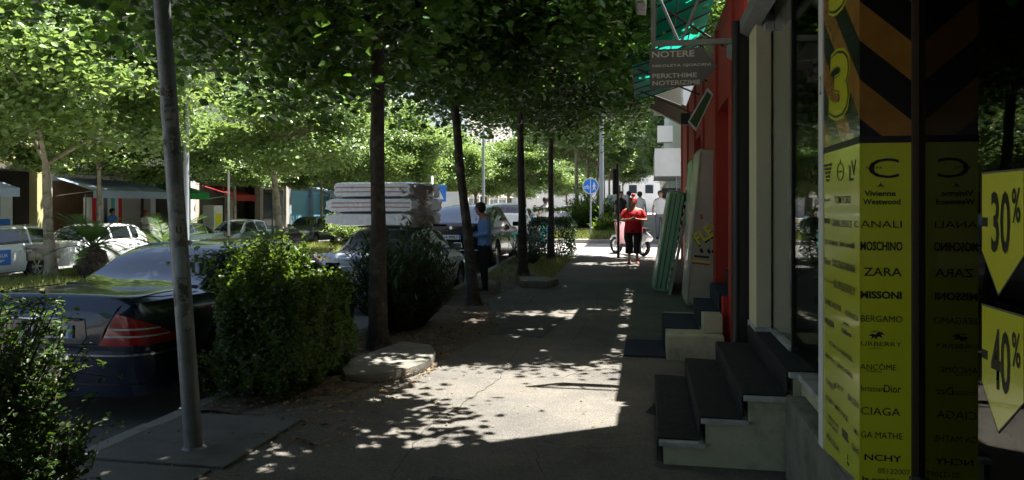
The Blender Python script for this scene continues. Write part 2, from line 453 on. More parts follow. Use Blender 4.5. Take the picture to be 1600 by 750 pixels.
grass('grass', 42000, (-15.8, -12.7, 9, 60), lambda x, y: zmed(x, y), .16, .012, 'pale dry grass growing on the median')
grass('grass', 16000, (-3.4, -.9, 26.6, 36), lambda x, y: .47 if y < 30 else .55, .3, .014, 'bright grass on the island past the crossing')
grass('grass', 5000, (-3.5, -2.0, 15, 20.4), lambda x, y: rise(y), .12, .008, 'weeds under the hedges beside the sidewalk')
# cracks and old joints in the asphalt
def crack(name, pts, w, mat='black', par=None):
    V = []; F = []; P = [Vector((*p, 0)) for p in pts]; Q = []
    for a, b in zip(P[:-1], P[1:]):
        n_ = max(2, int((b - a).length / .07))
        for k in range(n_): Q.append(a.lerp(b, k / n_) + Vector((R.uniform(-.016, .016), R.uniform(-.016, .016), 0)))
    for i in range(len(Q) - 1):
        d = (Q[i + 1] - Q[max(i - 1, 0)]).normalized(); s_ = Vector((-d.y, d.x, 0)) * w * R.uniform(.4, 1.2)
        for s in (-1, 1): p = Q[i] + s_ * s; V.append((p.x, p.y, rise(p.y) + .0035))
    for i in range(len(Q) - 2): F.append((2 * i, 2 * i + 1, 2 * i + 3, 2 * i + 2))
    return MB().add(V, F).obj(name, mat, par)
K['crackfill'] = M('crack_dirt', (.05, .045, .038), .95, .3, 20)
for pts, w in (([(-1.7, 2.8), (-1.5, 4.0), (-1.62, 5.2), (-1.4, 6.9), (-1.5, 9)], .004), ([(-1.55, 5.0), (-.9, 5.15), (-.3, 5.05), (.05, 5.2)], .0035), ([(-2.3, 8.6), (-1.2, 8.4), (-.2, 8.55), (.15, 8.5)], .005),
               ([(-.75, 3.2), (-.6, 4.4), (-.8, 5.1)], .003), ([(-1.45, 6.9), (-.8, 7.1), (-.55, 7.7), (.1, 7.9)], .003), ([(-2.2, 11.5), (.6, 11.6)], .007), ([(-2.1, 15), (.6, 15.1)], .008), ([(-.9, 9), (-.8, 12), (-1.0, 15)], .005)):
    crack('pavement_crack', pts, w, 'crackfill', sidewalk)
# a darker repair patch in the asphalt
K['patch'] = M('asphalt_patch', (.085, .082, .077), .92, .2, 3, .6, 90, speck=.3)
MB().prism([(-1.35, 3.3), (-.55, 3.22), (-.5, 4.25), (-1.3, 4.35)], .001, .0065, 'Z').obj('repair_patch', 'patch', sidewalk)
MB().prism([(-2.2, 9.3), (-1.3, 9.2), (-1.2, 10.9), (-2.1, 11.0)], .001, .0065, 'Z').obj('repair_patch', 'patch', sidewalk)
# fallen leaves and small litter
def litter(n, region, size, zf):
    x0, x1, y0, y1 = region; x = rng.uniform(x0, x1, n); y = rng.uniform(y0, y1, n); a = rng.uniform(0, 6.28, n); s = size * rng.uniform(.5, 1.4, n)
    z = np.array([zf(p, q) for p, q in zip(x, y)]) + .012
    V = []; 
    for dx, dy, dz in ((-.5, 0, 0), (0, -.28, .25), (.5, 0, .1), (0, .28, .3)):
        V.append(np.stack([x + s * (dx * np.cos(a) - dy * np.sin(a)), y + s * (dx * np.sin(a) + dy * np.cos(a)), z + s * dz * rng.uniform(0, 1, n)], 1))
    V = np.stack(V, 1).reshape(-1, 3); return V, np.arange(4 * n).reshape(-1, 4)
for nm, n, reg, sz, lab in (('leaf_litter', 1500, (-3.55, -2.1, 4.7, 9.5), .05, 'dry fallen leaves on the soil under the near hedge'),
                       ('leaf_litter', 500, (-3.6, 1.0, 2.5, 12), .03, 'scattered dry leaves and scraps over the asphalt'),
                       ('leaf_litter', 700, (-3.5, -1.9, 9.5, 20), .05, 'dry fallen leaves along the row of trees')):
    V, F = litter(n, reg, sz, lambda x, y: rise(y) + (.03 if x < -2.2 and y > 5.4 else 0))
    o = meshobj(nm, fastmesh(nm, V, F, 'litter')); tag(o, lab, kind='stuff')
# pebbles and grit
n = 5000
x = rng.uniform(-3.5, .8, n); y = rng.uniform(2.5, 11, n) ; s = rng.uniform(.002, .007, n) * (1 + 1.2 * (x < -2))
P = np.array([(1, 0, 0), (-.5, .87, 0), (-.5, -.87, 0), (0, 0, .9)])
V = (P[None] * s[:, None, None] + np.stack([x, y, np.full(n, .004)], 1)[:, None]).reshape(-1, 3)
F = (np.array([(0, 1, 3), (1, 2, 3), (2, 0, 3)])[None] + 4 * np.arange(n)[:, None, None]).reshape(-1, 3)
o = meshobj('grit', fastmesh('grit', V, F, 'concrete')); tag(o, 'grit and small stones on the sidewalk', kind='stuff')

# ================================================================== NEAR STEPS (cream, marble treads, black carpet)
xs_ = [.07, .33, .59, .86]; zt_ = [.155, .31, .465, .62]
Y0, Y1 = 4.8, 6.68
st = thing('entrance_steps', 'cream plastered steps with marble treads and black carpet, nearest on the right', 'steps', (0, 0, 0))
prof = [(.10, -.05)]
for i in range(4):
    prof += [(xs_[i] + .03, zt_[i] - .03)]
    if i < 3: prof += [(xs_[i + 1] + .03, zt_[i] - .03)]
prof += [(1.12, .59), (1.12, -.05)]
prof[0] = (.10, -.05)
MB().prism(prof, Y0 + .03, Y1, 'Y').obj('plaster_body', 'cream', st)
for i in range(4):
    xb = xs_[i + 1] + .028 if i < 3 else 1.1
    MB().box(xs_[i], xb, Y0 - .012, Y1 + .01, zt_[i] - .029, zt_[i]).obj('tread', 'marble', st, bevel=.004)
# carpet: one strip per step, thick, with a drooping nose
def carpet_strip(name, xf, zt, zb, xb, y0, y1, th=.009, mat='carpet', skew=0, par=None):
    pr = [(xf - th, zb), (xf - th * 1.3, zt - .012), (xf - th * .6, zt + th * .8), (xf + .012, zt + th + .002), (xb, zt + th), (xb, zt + .001), (xf, zt + .001), (xf - .001, zb)]
    m = MB(); ny = 10; V = []
    for j in range(ny + 1):
        y = y0 + (y1 - y0) * j / ny
        for k, (u, w) in enumerate(pr):
            V.append((u + skew * (y - y0) * (1 if u < xf + .02 else 0), y, w + (.0035 * math.sin(j * 1.9 + k) if 1 < k < 5 else 0)))
    n = len(pr); F = [(j * n + k, j * n + (k + 1) % n, (j + 1) * n + (k + 1) % n, (j + 1) * n + k) for j in range(ny) for k in range(n)]
    F += [tuple(range(n)), tuple(ny * n + k for k in range(n - 1, -1, -1))]
    m.add(V, F); return m.obj(name, mat, par, smooth=True, sharp=50)
cr = thing('carpet_runner', 'black carpet strips laid over the nearest cream steps', 'carpet')
for i in range(4):
    xb = xs_[i + 1] - .01 if i < 3 else 1.09
    carpet_strip('carpet_strip', xs_[i], zt_[i], (zt_[i - 1] + .01) if i else .012, xb, Y0 + .015 + [.03, .0, .01, .02][i], Y1 - .03, par=cr)
# landing slab and plinth in front of the column
MB().box(.905, 1.12, 4.16, 4.78, .585, .622).obj('landing_slab', 'marble', st, bevel=.005)
MB().box(.935, 1.12, 4.2, 4.82, .45, .584).obj('landing_riser', 'cream', st)
pl = tag(MB().box(.825, 1.14, -2.5, 4.74, -.05, .50).obj('concrete_plinth', 'concrete', bevel=.02),
         'weathered concrete plinth under the yellow poster column', 'plinth')

# ================================================================== NEAR SHOP
shop = thing('corner_shop', 'shop with tall glass front, cream pillar and poster column at the right', 'shop', (0, 0, 0))
MB().box(.87, .99, 6.30, 6.72, .66, 3.3).obj('pillar', 'creamclean', shop, bevel=.006)
MB().box(.86, 1.0, 6.28, 6.74, .59, .66).obj('pillar_base', 'marble', shop, bevel=.006)
MB().box(.80, 8, -6, 6.28, 3.3, 11.5).obj('upper_wall', 'creamclean', shop)
MB().box(.92, 8, 6.282, 6.7, 3.3, 4.0).obj('roof_parapet', 'creamclean', shop)
MB().box(.93, 8, 6.7, 6.9, -.3, 4.0).obj('party_wall', 'creamclean', shop)
MB().box(.80, .93, 6.78, 7.0, .0, 3.3).obj('dark_edge_panel', 'black', shop)
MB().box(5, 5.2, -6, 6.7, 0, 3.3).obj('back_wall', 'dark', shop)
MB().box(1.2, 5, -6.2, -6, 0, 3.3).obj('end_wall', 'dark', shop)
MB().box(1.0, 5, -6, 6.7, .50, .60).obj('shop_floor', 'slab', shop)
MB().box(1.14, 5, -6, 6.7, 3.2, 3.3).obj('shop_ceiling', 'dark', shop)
MB().box(.93, 1.0, 6.23, 6.3, 3.07, 3.2).obj('wall_box', 'lampgrey', shop, bevel=.006)
# entrance glazing: fixed pane, door pane, frames
pane = MB().box(1.0, 1.008, 5.46, 6.29, .66, 3.28).obj('side_pane', 'greypane', shop)
MB().box(1.0, 1.008, 3.82, 5.42, .64, 3.28).obj('door_pane', 'doorglass', shop)
MB().box(.988, 1.02, 5.42, 5.46, .62, 3.28).obj('pane_frame', 'black', shop)
MB().box(.988, 1.02, 4.3, 4.32, .62, 3.28).obj('pane_frame', 'black', shop)
MB().box(.975, 1.03, 5.46, 6.29, .632, .66).obj('pane_sill', 'marble', shop, bevel=.004)
MB().box(1.12, 1.2, 4.6, 5.3, .622, .632).obj('floor_plate', 'steel', shop)
# shop window running past the camera
MB().box(1.033, 1.041, -5.5, 3.10, .53, 3.28).obj('shop_window', 'glass', shop)
MB().box(1.02, 1.09, -5.5, 3.10, .50, .53).obj('window_sill', 'brown', shop)
MB().box(1.0085, 1.036, 3.103, 3.13, .50, 3.3).obj('window_jamb', 'brown', shop, bevel=.003)
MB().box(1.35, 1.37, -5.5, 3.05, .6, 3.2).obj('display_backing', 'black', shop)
MB().box(1.07, 1.8, 3.14, 3.2, .6, 3.28).obj('display_side', 'black', shop)
# long metal beam over the shopfront
tag(MB().prism([(.80, 3.18), (.90, 3.12), (.92, 3.26), (.80, 3.29)], 3.3, 7.9, 'Y').obj('awning_cassette', 'steel'), 'dark metal folded awning case above the near entrance', 'awning case')
tag(MB().tube([(.785, 6.86, 0.0), (.785, 6.86, 3.3)], .045, 14).obj('drain_pipe', 'black', smooth=True, sharp=50), 'black vertical drain pipe between the red front and the cream pillar', 'pipe')

# ================================================================== POSTER COLUMN
col = thing('poster_column', 'square column with striped poster above and yellow brand poster below', 'column', (0, 0, 0))
MB().box(.832, 1.006, 3.125, 3.70, .50, 3.3).obj('core', 'concrete', col)
yp = dict(side=(.82, .83, 3.11, 3.71), front=(.8305, 1.008, 3.11, 3.12))
def panel(nm, b, z0, z1, mat): return MB().box(b[0], b[1], b[2], b[3], z0, z1).obj(nm, mat, col)
sideY = MB().prism([(3.11, .56), (3.71, .50), (3.71, 1.898), (3.11, 1.898)], .82, .83, 'X').obj('yellow_side_poster', 'yellow', col)
frontY = panel('yellow_front_poster', yp['front'], .50, 1.898, 'yellow')
sideS = panel('striped_side_poster', yp['side'], 1.925, 3.28, 'stripes')
frontS = panel('striped_front_poster', yp['front'], 1.925, 3.28, 'stripes')
MB().box(.818, 1.009, 3.108, 3.712, 1.898, 1.925).obj('poster_band', 'black', col)
MB().box(.815, .845, 3.713, 3.80, .5, 3.28).obj('white_edge', 'white', col)
XS = .8185; YF = 3.1085
def side_word(s, px0, px1, py, hpx, bold=0, **kw):
    def dY(px): d = .82 * 1155 / (.9836 * (px - 1012)); return d, (d + .148) / .9836
    d0, a = dY(px0); d1, b = dY(px1); dm = (d0 + d1) / 2
    bold = bold + .008
    return text(s, 'print', sideY, (XS, (a + b) / 2, 1.65 - (py - 322) * dm / 1155), abs(a - b), hpx * dm / 1155, 'left', bold, **kw)
def front_word(s, px0, px1, py, hpx, bold=0, **kw):
    k = .00252; X = lambda p: .82 + (p - 1343) * .00248
    return text(s, 'print', frontY, ((X(px0) + X(px1)) / 2, YF, 1.65 - (py - 322) * k), X(px1) - X(px0), hpx * k, 'front', bold, **kw)
for a in [('C', 1356, 1401, 263, 31, 0), ('class', 1353, 1376, 261, 5), ('Vivienne', 1350, 1396, 302, 9, .02), ('Westwood', 1348, 1403, 315, 9, .02), ('ANALI', 1344, 1405, 350, 11),
          ('MOSCHINO', 1344, 1406, 384, 14, .03), ('ZARA', 1349, 1405, 424, 13, .01), ('MISSONI', 1344, 1405, 460, 12, .04), ('BERGAMO', 1345, 1406, 497, 10),
          ('URBERRY', 1345, 1405, 536, 7), ('LONDON', 1355, 1375, 543, 2), ('ANCÔME', 1344, 1397, 571, 11), ('PARIS', 1354, 1376, 579, 3), ('hristian', 1345, 1379, 606, 9), ('Dior', 1379, 1404, 605, 12, .01),
          ('CIAGA', 1345, 1403, 641, 12), ('GA MATHE', 1345, 1406, 678, 10), ('NCHY', 1350, 1405, 713, 10, .02), ('05122007', 1370, 1417, 733, 8, 0), ('la prairie', 1347, 1403, 748, 10, .02)]:
    front_word(*a)
for a in [('TOM FORD', 1304, 1330, 312, 12), ('fendi', 1288, 1297, 312, 5), ('FENDI', 1288, 1297, 345, 8, .03), ('GIANNI VERSACE', 1300, 1331, 349, 11), ('C', 1335, 1341, 350, 10),
          ('GIO ARMANI', 1289, 1309, 379, 8), ('just cavalli', 1312, 1335, 383, 11, .03), ('Dior', 1288, 1298, 408, 10), ('DOLCE&GABBANA', 1301, 1337, 415, 12, .01),
          ('Rykiel', 1288, 1301, 439, 5), ('BURBERRY', 1303, 1337, 449, 13), ('DANIEL HECHTER', 1289, 1315, 476, 9, .01), ('PROVINCIA', 1321, 1341, 493, 9),
          ('PRADA', 1289, 1304, 504, 10, .02), ('John', 1318, 1326, 506, 7, .02), ('Galliano', 1315, 1330, 519, 8, .02), ('CACHAREL', 1296, 1334, 548, 7), ('MARC JACOBS', 1290, 1333, 571, 9),
          ('TWIN', 1290, 1302, 599, 8), ('SET', 1307, 1318, 606, 8), ('ISSEY MIYAKE', 1291, 1325, 636, 8), ('VERSUS', 1293, 1310, 657, 6), ('SPORT', 1294, 1309, 667, 6), ('KRIZIA', 1292, 1312, 691, 9),
          ('BALEN', 1325, 1341, 626, 10), ('MU', 1335, 1341, 675, 8), ('GIVE', 1331, 1342, 702, 10), ('DIESEL', 1316, 1326, 680, 14, .04)]:
    side_word(*a)
# emblems
def emblem_side(polys, px, py, hpx):
    d = .82 * 1155 / (.9836 * (px - 1012)); yc = (d + .148) / .9836; zc = 1.65 - (py - 322) * d / 1155; k = hpx * d / 1155
    m = MB()
    for p in polys: m.prism([(yc - u * k, zc + w * k) for u, w in p], .8178, .8199, 'X')
    return m.obj('emblem', 'print', sideY)
emblem_side([[(-.85 + i * .14, .45 - i * .19), (-.08, .45 - i * .19), (-.08, .33 - i * .19), (-.78 + i * .14, .33 - i * .19)] for i in range(5)] +
            [[(.85 - i * .14, .45 - i * .19), (.08, .45 - i * .19), (.08, .33 - i * .19), (.78 - i * .14, .33 - i * .19)] for i in range(5)], 1293.5, 270, 31)
def ring(r0, r1, n=20, sx=1.0):
    return [[(r0 * sx * math.cos(a), r0 * math.sin(a)), (r1 * sx * math.cos(a), r1 * math.sin(a)), (r1 * sx * math.cos(b), r1 * math.sin(b)), (r0 * sx * math.cos(b), r0 * math.sin(b))]
            for a, b in [(2 * math.pi * k / n, 2 * math.pi * (k + 1) / n) for k in range(n)]]
emblem_side(ring(.40, .44, 20, 1.4) + [[(-.06, .44), (.06, .44), (0, .6)], [(-.3, .04), (.3, .04), (.3, -.04), (-.3, -.04)]], 1313, 268, 32)
side_word('L', 1327, 1334, 270, 24); side_word('V', 1330, 1338, 262, 24)
emblem_side([[(0, -.5), (-.6, .15), (-.45, .45), (-.15, .5), (0, .3), (.15, .5), (.45, .45), (.6, .15)]], 1304.5, 603, 9)
emblem_side([[(math.cos(a) * .5, math.sin(a) * .2), (math.cos(a + .5) * .18, math.sin(a + .5) * .08), (math.cos(a + 1) * .5, math.sin(a + 1) * .2), (0, 0)] for a in (0, 1, 2, 3, 4, 5)] + [[(-.3, .3), (-.22, .3), (-.05, 1.0), (-.12, 1.0)]], 1325, 724, 14)
def emblem_front(polys, px, py, hpx):
    k = .00252; xc = .82 + (px - 1343) * .00248; zc = 1.65 - (py - 322) * k
    m = MB()
    for p in polys: m.prism([(xc + u * hpx * k, zc + w * hpx * k) for u, w in p], YF - .0004, 3.1099, 'Y')
    return m.obj('emblem', 'print', frontY)
emblem_front([[(-.9, -.1), (-.5, .2), (-.1, .1), (.2, .45), (.6, .4), (.9, .1), (.5, .1), (.7, -.3), (.45, -.2), (.2, -.1), (-.1, -.5), (-.2, -.15), (-.6, -.5), (-.5, -.1)], [(-.8, .4), (-.1, .55), (.2, .62), (-.2, .4)]], 1368, 523, 13)
emblem_front([[(-.4, -.2), (.4, -.2), (.3, .1), (-.3, .1)], [(-.06, .1), (.06, .1), (.06, .5), (-.06, .5)], [(-.7, -.4), (.7, -.4), (.7, -.3), (-.7, -.3)]], 1374, 289, 8)
# big outlined numerals on the striped side panel
for zc in (2.18, 2.645):
    for nm, b, q, dx, mt in (('numeral_edge', .06, 0, 0, 'yellow'), ('numeral_line', .045, .012, -.001, 'print'), ('numeral', .03, .022, -.002, 'yellow')):
        text('3', mt, sideS, (.8185 + dx, 3.42, zc), .36 - q * 2, .315 - q * 2, 'left', b, name=nm, extra=rad(-6))
text('2', 'print', col, (.8142, 3.755, 2.23), .035, .09, 'left', .0)
# discount stickers on the window
def sticker(zc, big, label):
    t = thing('discount_sticker', label, 'sticker', (1.031, 2.417, zc), 0, 'yellow discount stickers on the shop window')
    w = .130; h0 = .183; h1 = -.055; h2 = -.179
    MB().prism([(-w, h1), (0.02, h2), (w, h1), (w, h0), (-w, h0)], -.0, .0012, 'X').obj('backing', 'stickeryellow', t)
    MB().prism([(-w - .004, h1 + .004), (-w - .004, h1), (0.02, h2 - .007), (w + .004, h1), (w + .004, h1 + .004), (0.02, h2)], -.0002, .0014, 'X').obj('border', 'slab', t)
    MB().box(-.0002, .0014, -w - .004, w + .004, h0, h0 + .006).obj('border', 'slab', t)
    text(big, 'print', t, (-.0012, .005, .035), .12, .185, 'left', .02)
    text('%', 'print', t, (-.0012, -.09, .085), .05, .10, 'left', .015)
    MB().prism([(.09, .02), (.127, .02), (.127, .048), (.09, .048)], -.0012, -.0002, 'X').obj('minus_sign', 'print', t)
    return t
sticker(1.567, '30', 'upper yellow arrow sticker reading -30% on the dark window')
sticker(1.156, '40', 'lower yellow arrow sticker reading -40% on the dark window')
# potted plant behind the entrance glass
pp = thing('potted_plant', 'tall leafy plant in a terracotta pot behind the entrance glass', 'potted plant', (1.42, 6.05, .6))
MB().lathe([(.09, 0), (.135, .3), (.15, .3), (.15, .34), (.13, .34), (.12, .29), (0, .29)], 24).obj('pot', 'terracotta', pp, smooth=True, sharp=40)
MB().tube([(0, 0, .25), (.02, -.02, 1.0), (-.03, .02, 2.0)], [.015, .012, .006], 8).obj('stem', 'twig', pp, smooth=True)

def leafquads(C, size, up=None, droop=.25, width=.42, flat=.35, fold=.1, six=True):
    """leaves at centres C: each a folded six-corner blade of two quads"""
    n = len(C); s = size * rng.uniform(.45, 1.4, n)[:, None]
    nrm = rng.normal(0, 1, (n, 3)) * flat; nrm[:, 2] += 1
    if up is not None: nrm += up
    nrm /= np.linalg.norm(nrm, axis=1)[:, None]
    a = rng.uniform(0, 2 * np.pi, n); t = np.stack([np.cos(a), np.sin(a), -droop + rng.normal(0, .25, n)], 1)
    t -= nrm * (t * nrm).sum(1)[:, None]; t /= np.linalg.norm(t, axis=1)[:, None]
    b = np.cross(nrm, t)
    def p(u, v, w): return C + s * (u * b + v * t + w * nrm)
    V = np.stack([p(0, -.5, 0), p(0, .5, -.06), p(-width * .72, .18, fold), p(-width, -.2, fold), p(width, -.2, fold), p(width * .72, .18, fold)], 1).reshape(-1, 3)
    F = (np.array([(0, 1, 2, 3), (0, 4, 5, 1)])[None] + 6 * np.arange(n)[:, None, None]).reshape(-1, 4)
    return V, F
C = np.stack([rng.normal(0, .13, 420), rng.normal(0, .13, 420), rng.uniform(.45, 2.2, 420)], 1)
V, F = leafquads(C, .13, width=.22, droop=.8, flat=.7); meshobj('foliage', fastmesh('foliage', V, F, 'darkleaf'), pp)

# ================================================================== RED SHOP with blue carpeted steps
red = thing('red_shop', 'low red fronted shop behind the leaning mattresses', 'shop')
for (a, b) in ((7.05, 8.35), (9.95, 12.6), (14.4, 20.2)):
    MB().box(.90, 1.2, a, b, 0, 4.05).obj('wall', 'red', red)
for a in (7.06, 8.1, 9.96, 12.3, 14.42, 17, 19.9):
    MB().box(.865, .902, a, a + .28, .0, 3.95).obj('pilaster', 'red', red, bevel=.006)
for a, b in ((8.35, 9.95), (12.6, 14.4)): MB().box(.9, 1.2, a, b, 2.9, 4.05).obj('lintel', 'red', red)
MB().box(1.2, 8, 7.05, 20.2, 3.9, 4.06).obj('roof', 'slab', red)
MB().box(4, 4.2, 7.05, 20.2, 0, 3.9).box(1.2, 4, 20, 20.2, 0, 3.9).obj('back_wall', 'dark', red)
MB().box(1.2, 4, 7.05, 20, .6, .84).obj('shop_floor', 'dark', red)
for (a, b) in ((8.37, 9.93), (12.62, 14.38)):
    MB().box(1.1, 1.108, a, b, .84, 2.88).obj('door_pane', 'doorglass', red)
    MB().box(1.08, 1.12, a, a + .06, .84, 2.88).box(1.08, 1.12, b - .06, b, .84, 2.88).obj('door_frame', 'redgloss', red)
rs = thing('shop_steps', 'concrete steps up to the red shop door, draped with navy mats', 'steps')
MB().box(.195, .80, 8.10, 9.9, -.05, .27).obj('step', 'cream', rs, bevel=.02)
MB().box(.59, .80, 8.25, 9.9, .272, .47).obj('step', 'cream', rs, bevel=.015)
MB().box(.802, 1.2, 8.36, 9.94, 0, .66).obj('step', 'redgloss', rs, bevel=.01)
MB().box(1.0, 1.25, 8.37, 9.93, .66, .84).obj('step', 'marble', rs, bevel=.006)
mt = thing('carpet_runner', 'navy blue mats draped down the red shop steps onto the asphalt', 'carpet')
tag(MB().box(-.26, .185, 8.2, 9.2, .006, .018).obj('ground_mat', 'bluecarpet', mt, bevel=.003))
carpet_strip('carpet_strip', .192, .27, .02, .575, 8.52, 9.72, mat='bluecarpet', par=mt)
carpet_strip('carpet_strip', .587, .47, .29, .79, 8.55, 9.75, mat='bluecarpet', par=mt)
carpet_strip('carpet_strip', .79, .66, .49, .99, 8.5, 9.75, mat='bluecarpet', par=mt)
carpet_strip('carpet_strip', .985, .84, .68, 1.24, 8.5, 9.75, mat='bluecarpet', par=mt)
# black flap on the asphalt
tag(MB().add([(-.02, 6.0, .004), (.06, 5.92, .004), (.075, 6.12, .006), (.05, 6.04, .07)], [(0, 1, 3), (1, 2, 3), (2, 0, 3)]).obj('rubber_flap', 'black'), 'small black rubber flap lying on the asphalt beside the lowest step', 'flap')

# awnings
def awning(x0, x1, y0, y1, z0, z1, label, drop=0):
    t = thing('awning', label, 'awning', (0, 0, 0), 0, 'green awnings over the red shop')
    n = int((y1 - y0) / .035); V = []
    for j in range(n + 1):
        y = y0 + (y1 - y0) * j / n; w = .012 * math.sin(j * math.pi / 2)
        for i in range(5):
            u = i / 4; V.append((x0 + (x1 - x0) * u, y, z0 + (z1 - z0) * u + w - .04 * math.sin(u * math.pi)))
    F = [(j * 5 + i, j * 5 + i + 1, (j + 1) * 5 + i + 1, (j + 1) * 5 + i) for j in range(n) for i in range(4)]
    meshobj('corrugated_sheet', fastmesh('corrugated_sheet', V, F, 'awning', smooth=True), t)
    k = int((y1 - y0) / .75) + 1
    for j in range(k):
        y = y0 + .05 + (y1 - y0 - .1) * j / (k - 1)
        MB().tube([(x0, y, z0 - .04), (x1, y, z1 - .07)], .013, 6).obj('rib', 'dark', t)
        if j % 3 == 0: MB().tube([(x0 + .1, y, z0 - .06), (x1, y, z0 - .55)], .016, 6).obj('brace', 'dark', t)
    MB().tube([(x0, y0, z0 - .03), (x0, y1, z0 - .03)], .018, 6).obj('front_rail', 'dark', t)
    for u in (.33, .66):
        MB().tube([(x0 + (x1 - x0) * u, y0, z0 + (z1 - z0) * u - .07), (x0 + (x1 - x0) * u, y1, z0 + (z1 - z0) * u - .07)], .01, 6).obj('purlin', 'dark', t)
    return t
awning(.10, .9, 9.15, 12.6, 4.12, 4.5, 'near green corrugated awning above the hanging notary sign')
awning(-.28, .9, 13.3, 17.6, 4.15, 4.55, 'farther green corrugated awning sloping over the red shop')
# hanging arrow sign with bracket
sg = thing('hanging_sign', 'grey arrow shaped sign lettered NOTERE hanging over the sidewalk', 'sign', (0, 7.4, 0))
MB().prism([(.02, 2.80), (.50, 2.83), (.66, 3.0), (.52, 3.19), (.02, 3.185)], -.02, .02, 'Y').obj('board', 'signgrey', sg, bevel=.003)
for s_, x0, x1, z, h in (('NOTERE', .04, .445, 3.135, .063), ('NIKOLETA GJORDENI', .045, .60, 3.02, .032), ('PERKTHIME', .045, .47, 2.925, .045), ('NOTERIZIME', .045, .50, 2.855, .045)):
    text(s_, 'signwhite', sg, ((x0 + x1) / 2, -.0215, z), x1 - x0, h, 'front', .02)
MB().box(.05, .90, -.02, .02, 3.22, 3.27).obj('arm', 'steel', sg)
MB().box(.03, .075, -.022, .022, 3.20, 3.9).obj('upright', 'steel', sg)
MB().tube([(.30, 0, 3.25), (.09, 0, 3.75)], .014, 6).obj('strut', 'steel', sg)
MB().tube([(.32, 0, 3.25), (.56, 0, 3.85)], .014, 6).obj('strut', 'steel', sg)
MB().box(.055, .87, -.018, .018, 3.86, 3.9).obj('top_arm', 'steel', sg)
for x in (.1, .5): MB().box(x, x + .012, -.006, .006, 3.17, 3.23).obj('hanger', 'dark', sg)
# small tilted signboard
b = tag(MB().prism([(.0, .0), (.24, .42), (.31, .33), (.10, -.12)], -.03, .03, 'Y').obj('tilted_signboard', 'marble', bevel=.004), 'small tilted white framed signboard under the awning', 'sign')
b.location = (.50, 9.6, 2.72)
MB().prism([(.02, .0), (.235, .37), (.285, .32), (.10, -.085)], -.034, -.0305, 'Y').obj('picture', 'darkleaf', b)
tag(MB().box(.56, .72, 13.0, 13.15, 3.05, 3.25).obj('flood_lamp', 'black', bevel=.01), 'small black flood lamp box on an arm beneath the far awning', 'lamp')
# pale plaster balcony slab piece, top of the picture
tag(MB().prism([(-.28, 4.6), (-.14, 4.1), (-.02, 4.08), (.0, 4.75), (-.2, 4.9)], 9.0, 9.6, 'Y').obj('balcony_piece', 'marble', bevel=.02), 'pale street lamp housing peeking in above the arrow sign', 'lamp')
# far gable and bracketed canopy of the next building
# ================================================================== MATTRESSES leaning on the red shop
def mattress(name, label, foot, lean, w, h, th, mat, pipe, piping, group=None, grooves=True):
    """stands on its short end: thickness along x, width along y, height along z; leans towards +x by lean radians"""
    t = thing(name, label, 'mattress', foot, 0, group, rot=(0, lean, 0))
    m = MB(); r = min(th * .32, .07); V = []
    seg = 6; out = []
    for cx, cz, a0 in ((th - r, r, -90), (th - r, h - r, 0), (r, h - r, 90), (r, r, 180)):
        for k in range(seg + 1):
            a = rad(a0 + 90 * k / seg); out.append((cx + r * math.cos(a), cz + r * math.sin(a)))
    ny = 12; n = len(out)
    cx, cz = th / 2, h / 2
    for j in range(ny + 1):
        y = w * j / ny; e = min(j, ny - j); sh = [.55, .88, .97][e] if e < 3 else 1
        s_ = r * (1 - sh)
        for (u, v) in out:
            uu = u + (s_ if u < cx else -s_) ; vv = v + (s_ if v < cz else -s_)
            V.append((uu + .006 * math.sin(v * 9 + j), y, vv))
    F = [(j * n + k, j * n + (k + 1) % n, (j + 1) * n + (k + 1) % n, (j + 1) * n + k) for j in range(ny) for k in range(n)]
    F += [tuple(range(n)), tuple(ny * n + k for k in range(n - 1, -1, -1))]
    m.add(V, F); m.obj('cover', mat, t, smooth=True, sharp=60)
    for u in piping:
        MB().tube([(th * u, -.003, .07), (th * u, -.005, h * .5), (th * u, -.003, h - .07)], .007, 6).tube([(th * u, -.003, h - .07), (th * u, .03, h - .006), (th * u, w - .03, h - .004)], .006, 6).obj('piping', pipe, t, smooth=True)
    return t
mattress('mattress', 'pale green mattress with dark green piping leaning outermost in the row', (.07, 14.0, .07), .165, 1.5, 1.92, .33, 'greenmat', 'greenpipe', (.22, .45, .72))
# slatted bed base between the mattresses
sb = thing('slatted_bed_base', 'pale slatted bed base leaning between the green and the printed mattresses', 'bed base', (.36, 13.6, .05), 0, None, rot=(0, .2, 0))
MB().box(.0, .05, .0, .06, 0, 2.05).obj('side_rail', 'slat', sb, bevel=.006)
MB().box(.0, .05, 1.3, 1.36, 0, 2.05).obj('side_rail', 'slat', sb, bevel=.006)
for k in range(14): MB().box(-.03, -.008, -.02, 1.38, .08 + k * .143, .15 + k * .143).obj('slat', 'slat', sb, bevel=.003)
mattress('mattress', 'narrow green wrapped mattress standing behind the tall printed one', (.60, 12.1, .05), .03, 1.0, 2.35, .16, 'greenmat', 'greenpipe', (.5,))
wm = mattress('mattress', 'tall plastic wrapped mattress printed with FLEX lettering', (.49, 10.45, .30), .085, .95, 2.16, .40, 'greymat', 'greymat', (.12,))
text('FLEX', 'stickeryellow', wm, (.235, -.008, 1.02), .40, .17, 'front', .02, extra=rad(38))
text('FLEX', 'print', wm, (.245, -.006, 1.01), .42, .19, 'front', .0, extra=rad(38))
text('S', 'redgloss', wm, (.13, -.008, 1.22), .05, .07, 'front', .02)
for k, (z, w) in enumerate(((.66, .16), (.60, .22), (.57, .2))):
    MB().box(.2 - w / 2 - .04, .2 + w / 2, -.009, -.004, z, z + (.03 if k == 0 else .018)).obj('print_band', ['print', 'stickeryellow', 'redgloss'][k], wm)
